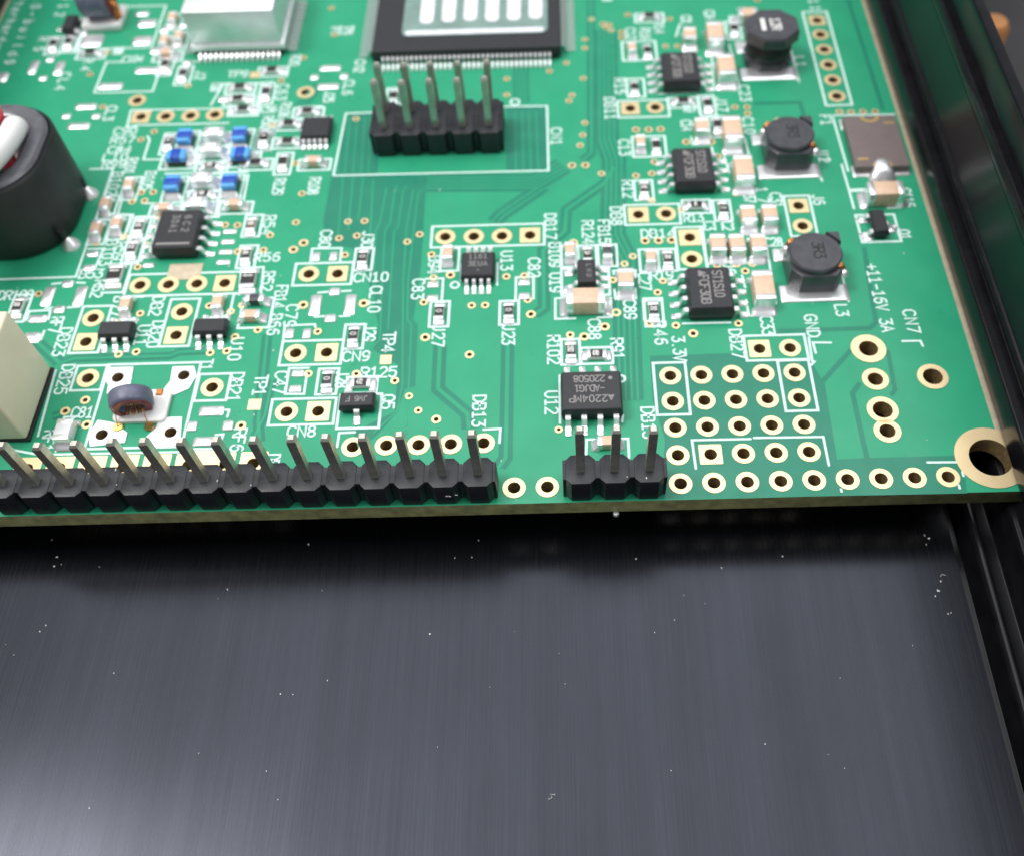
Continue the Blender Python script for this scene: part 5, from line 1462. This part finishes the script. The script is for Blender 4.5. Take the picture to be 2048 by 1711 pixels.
# ------------------------------------------------------------------ cream relay
rl = part('relay', None, loc=(-51.45, 5.35, .0), label='cream plastic relay box cut by the left side of the view')
mb = MB(); mb.box(-15.0, .14, -.05, 7.15, .05, .34, .05); part('relay_gap_shade', mb.done('relay_gap_shade', M['dark']), parent=rl)  # black slab standing in for the shadowed gap under the cover
mb = MB(); mb.box(-15.0, 0, 0, 7.1, .35, 7.7, .22, 3); part('relay_cover', mb.done('relay_cover', M['relay'], 40), parent=rl)
# ------------------------------------------------------------------ large oval ferrite core with two wires
core = part('ferrite_core', None, loc=(-60.6, 31.1, .0), label='big black oval ferrite core with white and red wires on the left')
def oval(inset, z, n=12): return [(a, b, z) for a, b in rrect(-7.0 + inset, 7.0 - inset, -6.2 + inset, 6.2 - inset, max(4.9 - inset, .8), n)]
mb = MB(); mb.loft([oval(.3, .03), oval(.05, .3), oval(0, .8), oval(0, 7.3), oval(.25, 7.6), oval(.4, 7.3), oval(.9, 7.2), oval(.9, .3)], close=True); part('core_sleeve', mb.done('core_sleeve', M['sleeve'], 40), parent=core)
mb = MB(); mb.loft([oval(.95, 7.0), oval(.42, 7.4), oval(.42, 7.75), oval(.65, 8.0), oval(1.75, 8.0), oval(2.2, 7.75), oval(2.6, 6.9), oval(2.6, .4), oval(1.0, .4)], close=True); part('ferrite_tube', mb.done('ferrite_tube', M['ferrg'], 40), parent=core)
def bez(p, n=22):
    out = []
    for i in range(n + 1):
        t = i / n; q = [Vector(a) for a in p]
        while len(q) > 1: q = [q[j].lerp(q[j + 1], t) for j in range(len(q) - 1)]
        out.append(q[0])
    return out
def spline(p, k=6):                    # smooth curve through the points
    P = [Vector(a) for a in p]; P = [2 * P[0] - P[1]] + P + [2 * P[-1] - P[-2]]; out = []
    for a, b_, c, d in zip(P, P[1:], P[2:], P[3:]):
        for t in range(k):
            u = t / k
            out.append(.5 * (2 * b_ + (c - a) * u + (2 * a - 5 * b_ + 4 * c - d) * u * u + (3 * b_ - a - 3 * c + d) * u ** 3))
    return out + [P[-2]]
mb = MB(); mb.tube(spline([(3.3, 2.0, 3.5), (3.5, 2.4, 6.6), (4.0, 2.0, 8.3), (4.3, .6, 8.8), (4.1, -1.7, 9.0), (3.3, -4.4, 9.1), (1.2, -7.2, 8.6), (-2, -9.6, 7.2)]), 1.0, 16); part('white_wire', mb.done('white_wire', M['wwire'], 70), parent=core)
mb = MB(); mb.tube(spline([(.9, 2.4, 4), (1.1, 3.0, 7.0), (1.9, 2.9, 9.1), (2.1, 1.5, 9.5), (1.7, -1.4, 9.3), (.3, -4.5, 9.2), (-2.6, -8, 8.6)]), 1.0, 16); part('red_wire', mb.done('red_wire', M['rwire'], 70), parent=core)
for a, b in ((6.95, -4.4), (7.0, 2.2)):
    mb = MB(); mb.lathe([(0, 0), (.85, 0), (.8, .2), (.55, .55), (.36, .8), (.2, .95), (0, 1.0)], 18, c=(a, b, .03)); part('solder_joint', mb.done('solder_joint', M['solder'], 60), parent=core)
    mb = MB(); mb.cyl(a - .25, b + .1, .3, 1.9, .36, .3, 14); part('lead_pin', mb.done('lead_pin', M['dark'], 40), parent=core)
mb = MB()
for i in range(57):
    x = random.uniform(-60, 24); y = random.uniform(-1, 40); z = .05
    if i < 22: x = random.uniform(-52, -.5); y = random.uniform(-1.2, 1.1); z = 2.58 if i % 2 else .03
    if i >= 54: x = -17.2 + random.gauss(0, .4); y = -1.285; z = 1.1 + random.gauss(0, .12)
    sz = random.uniform(.02, .055); a = random.uniform(0, 3)
    if i >= 54: mb.box(x - sz * 3, x + sz * 3, y - .012, y + .02, z - sz, z + sz)
    else: mb.loft([[(x + sz * math.cos(a + k * 1.57), y + sz * math.sin(a + k * 1.57) * (1 + i % 3), zz) for k in range(4)] for zz in (z, z + .03)])
o = link('dust', mb.done('dust', M['dust'])); o['kind'] = 'stuff'; o['label'] = 'fine pale dust lying on the board and its headers'
# solder splash under the front edge by the three-pin header
mb = MB(); mb.lathe([(0, -.34), (.2, -.3), (.26, -.12), (.2, .05), (0, .08)], 12, c=(-4.95, -1.45, -1.75)); part('solder_blob', mb.done('solder_blob', M['solder'], 60))
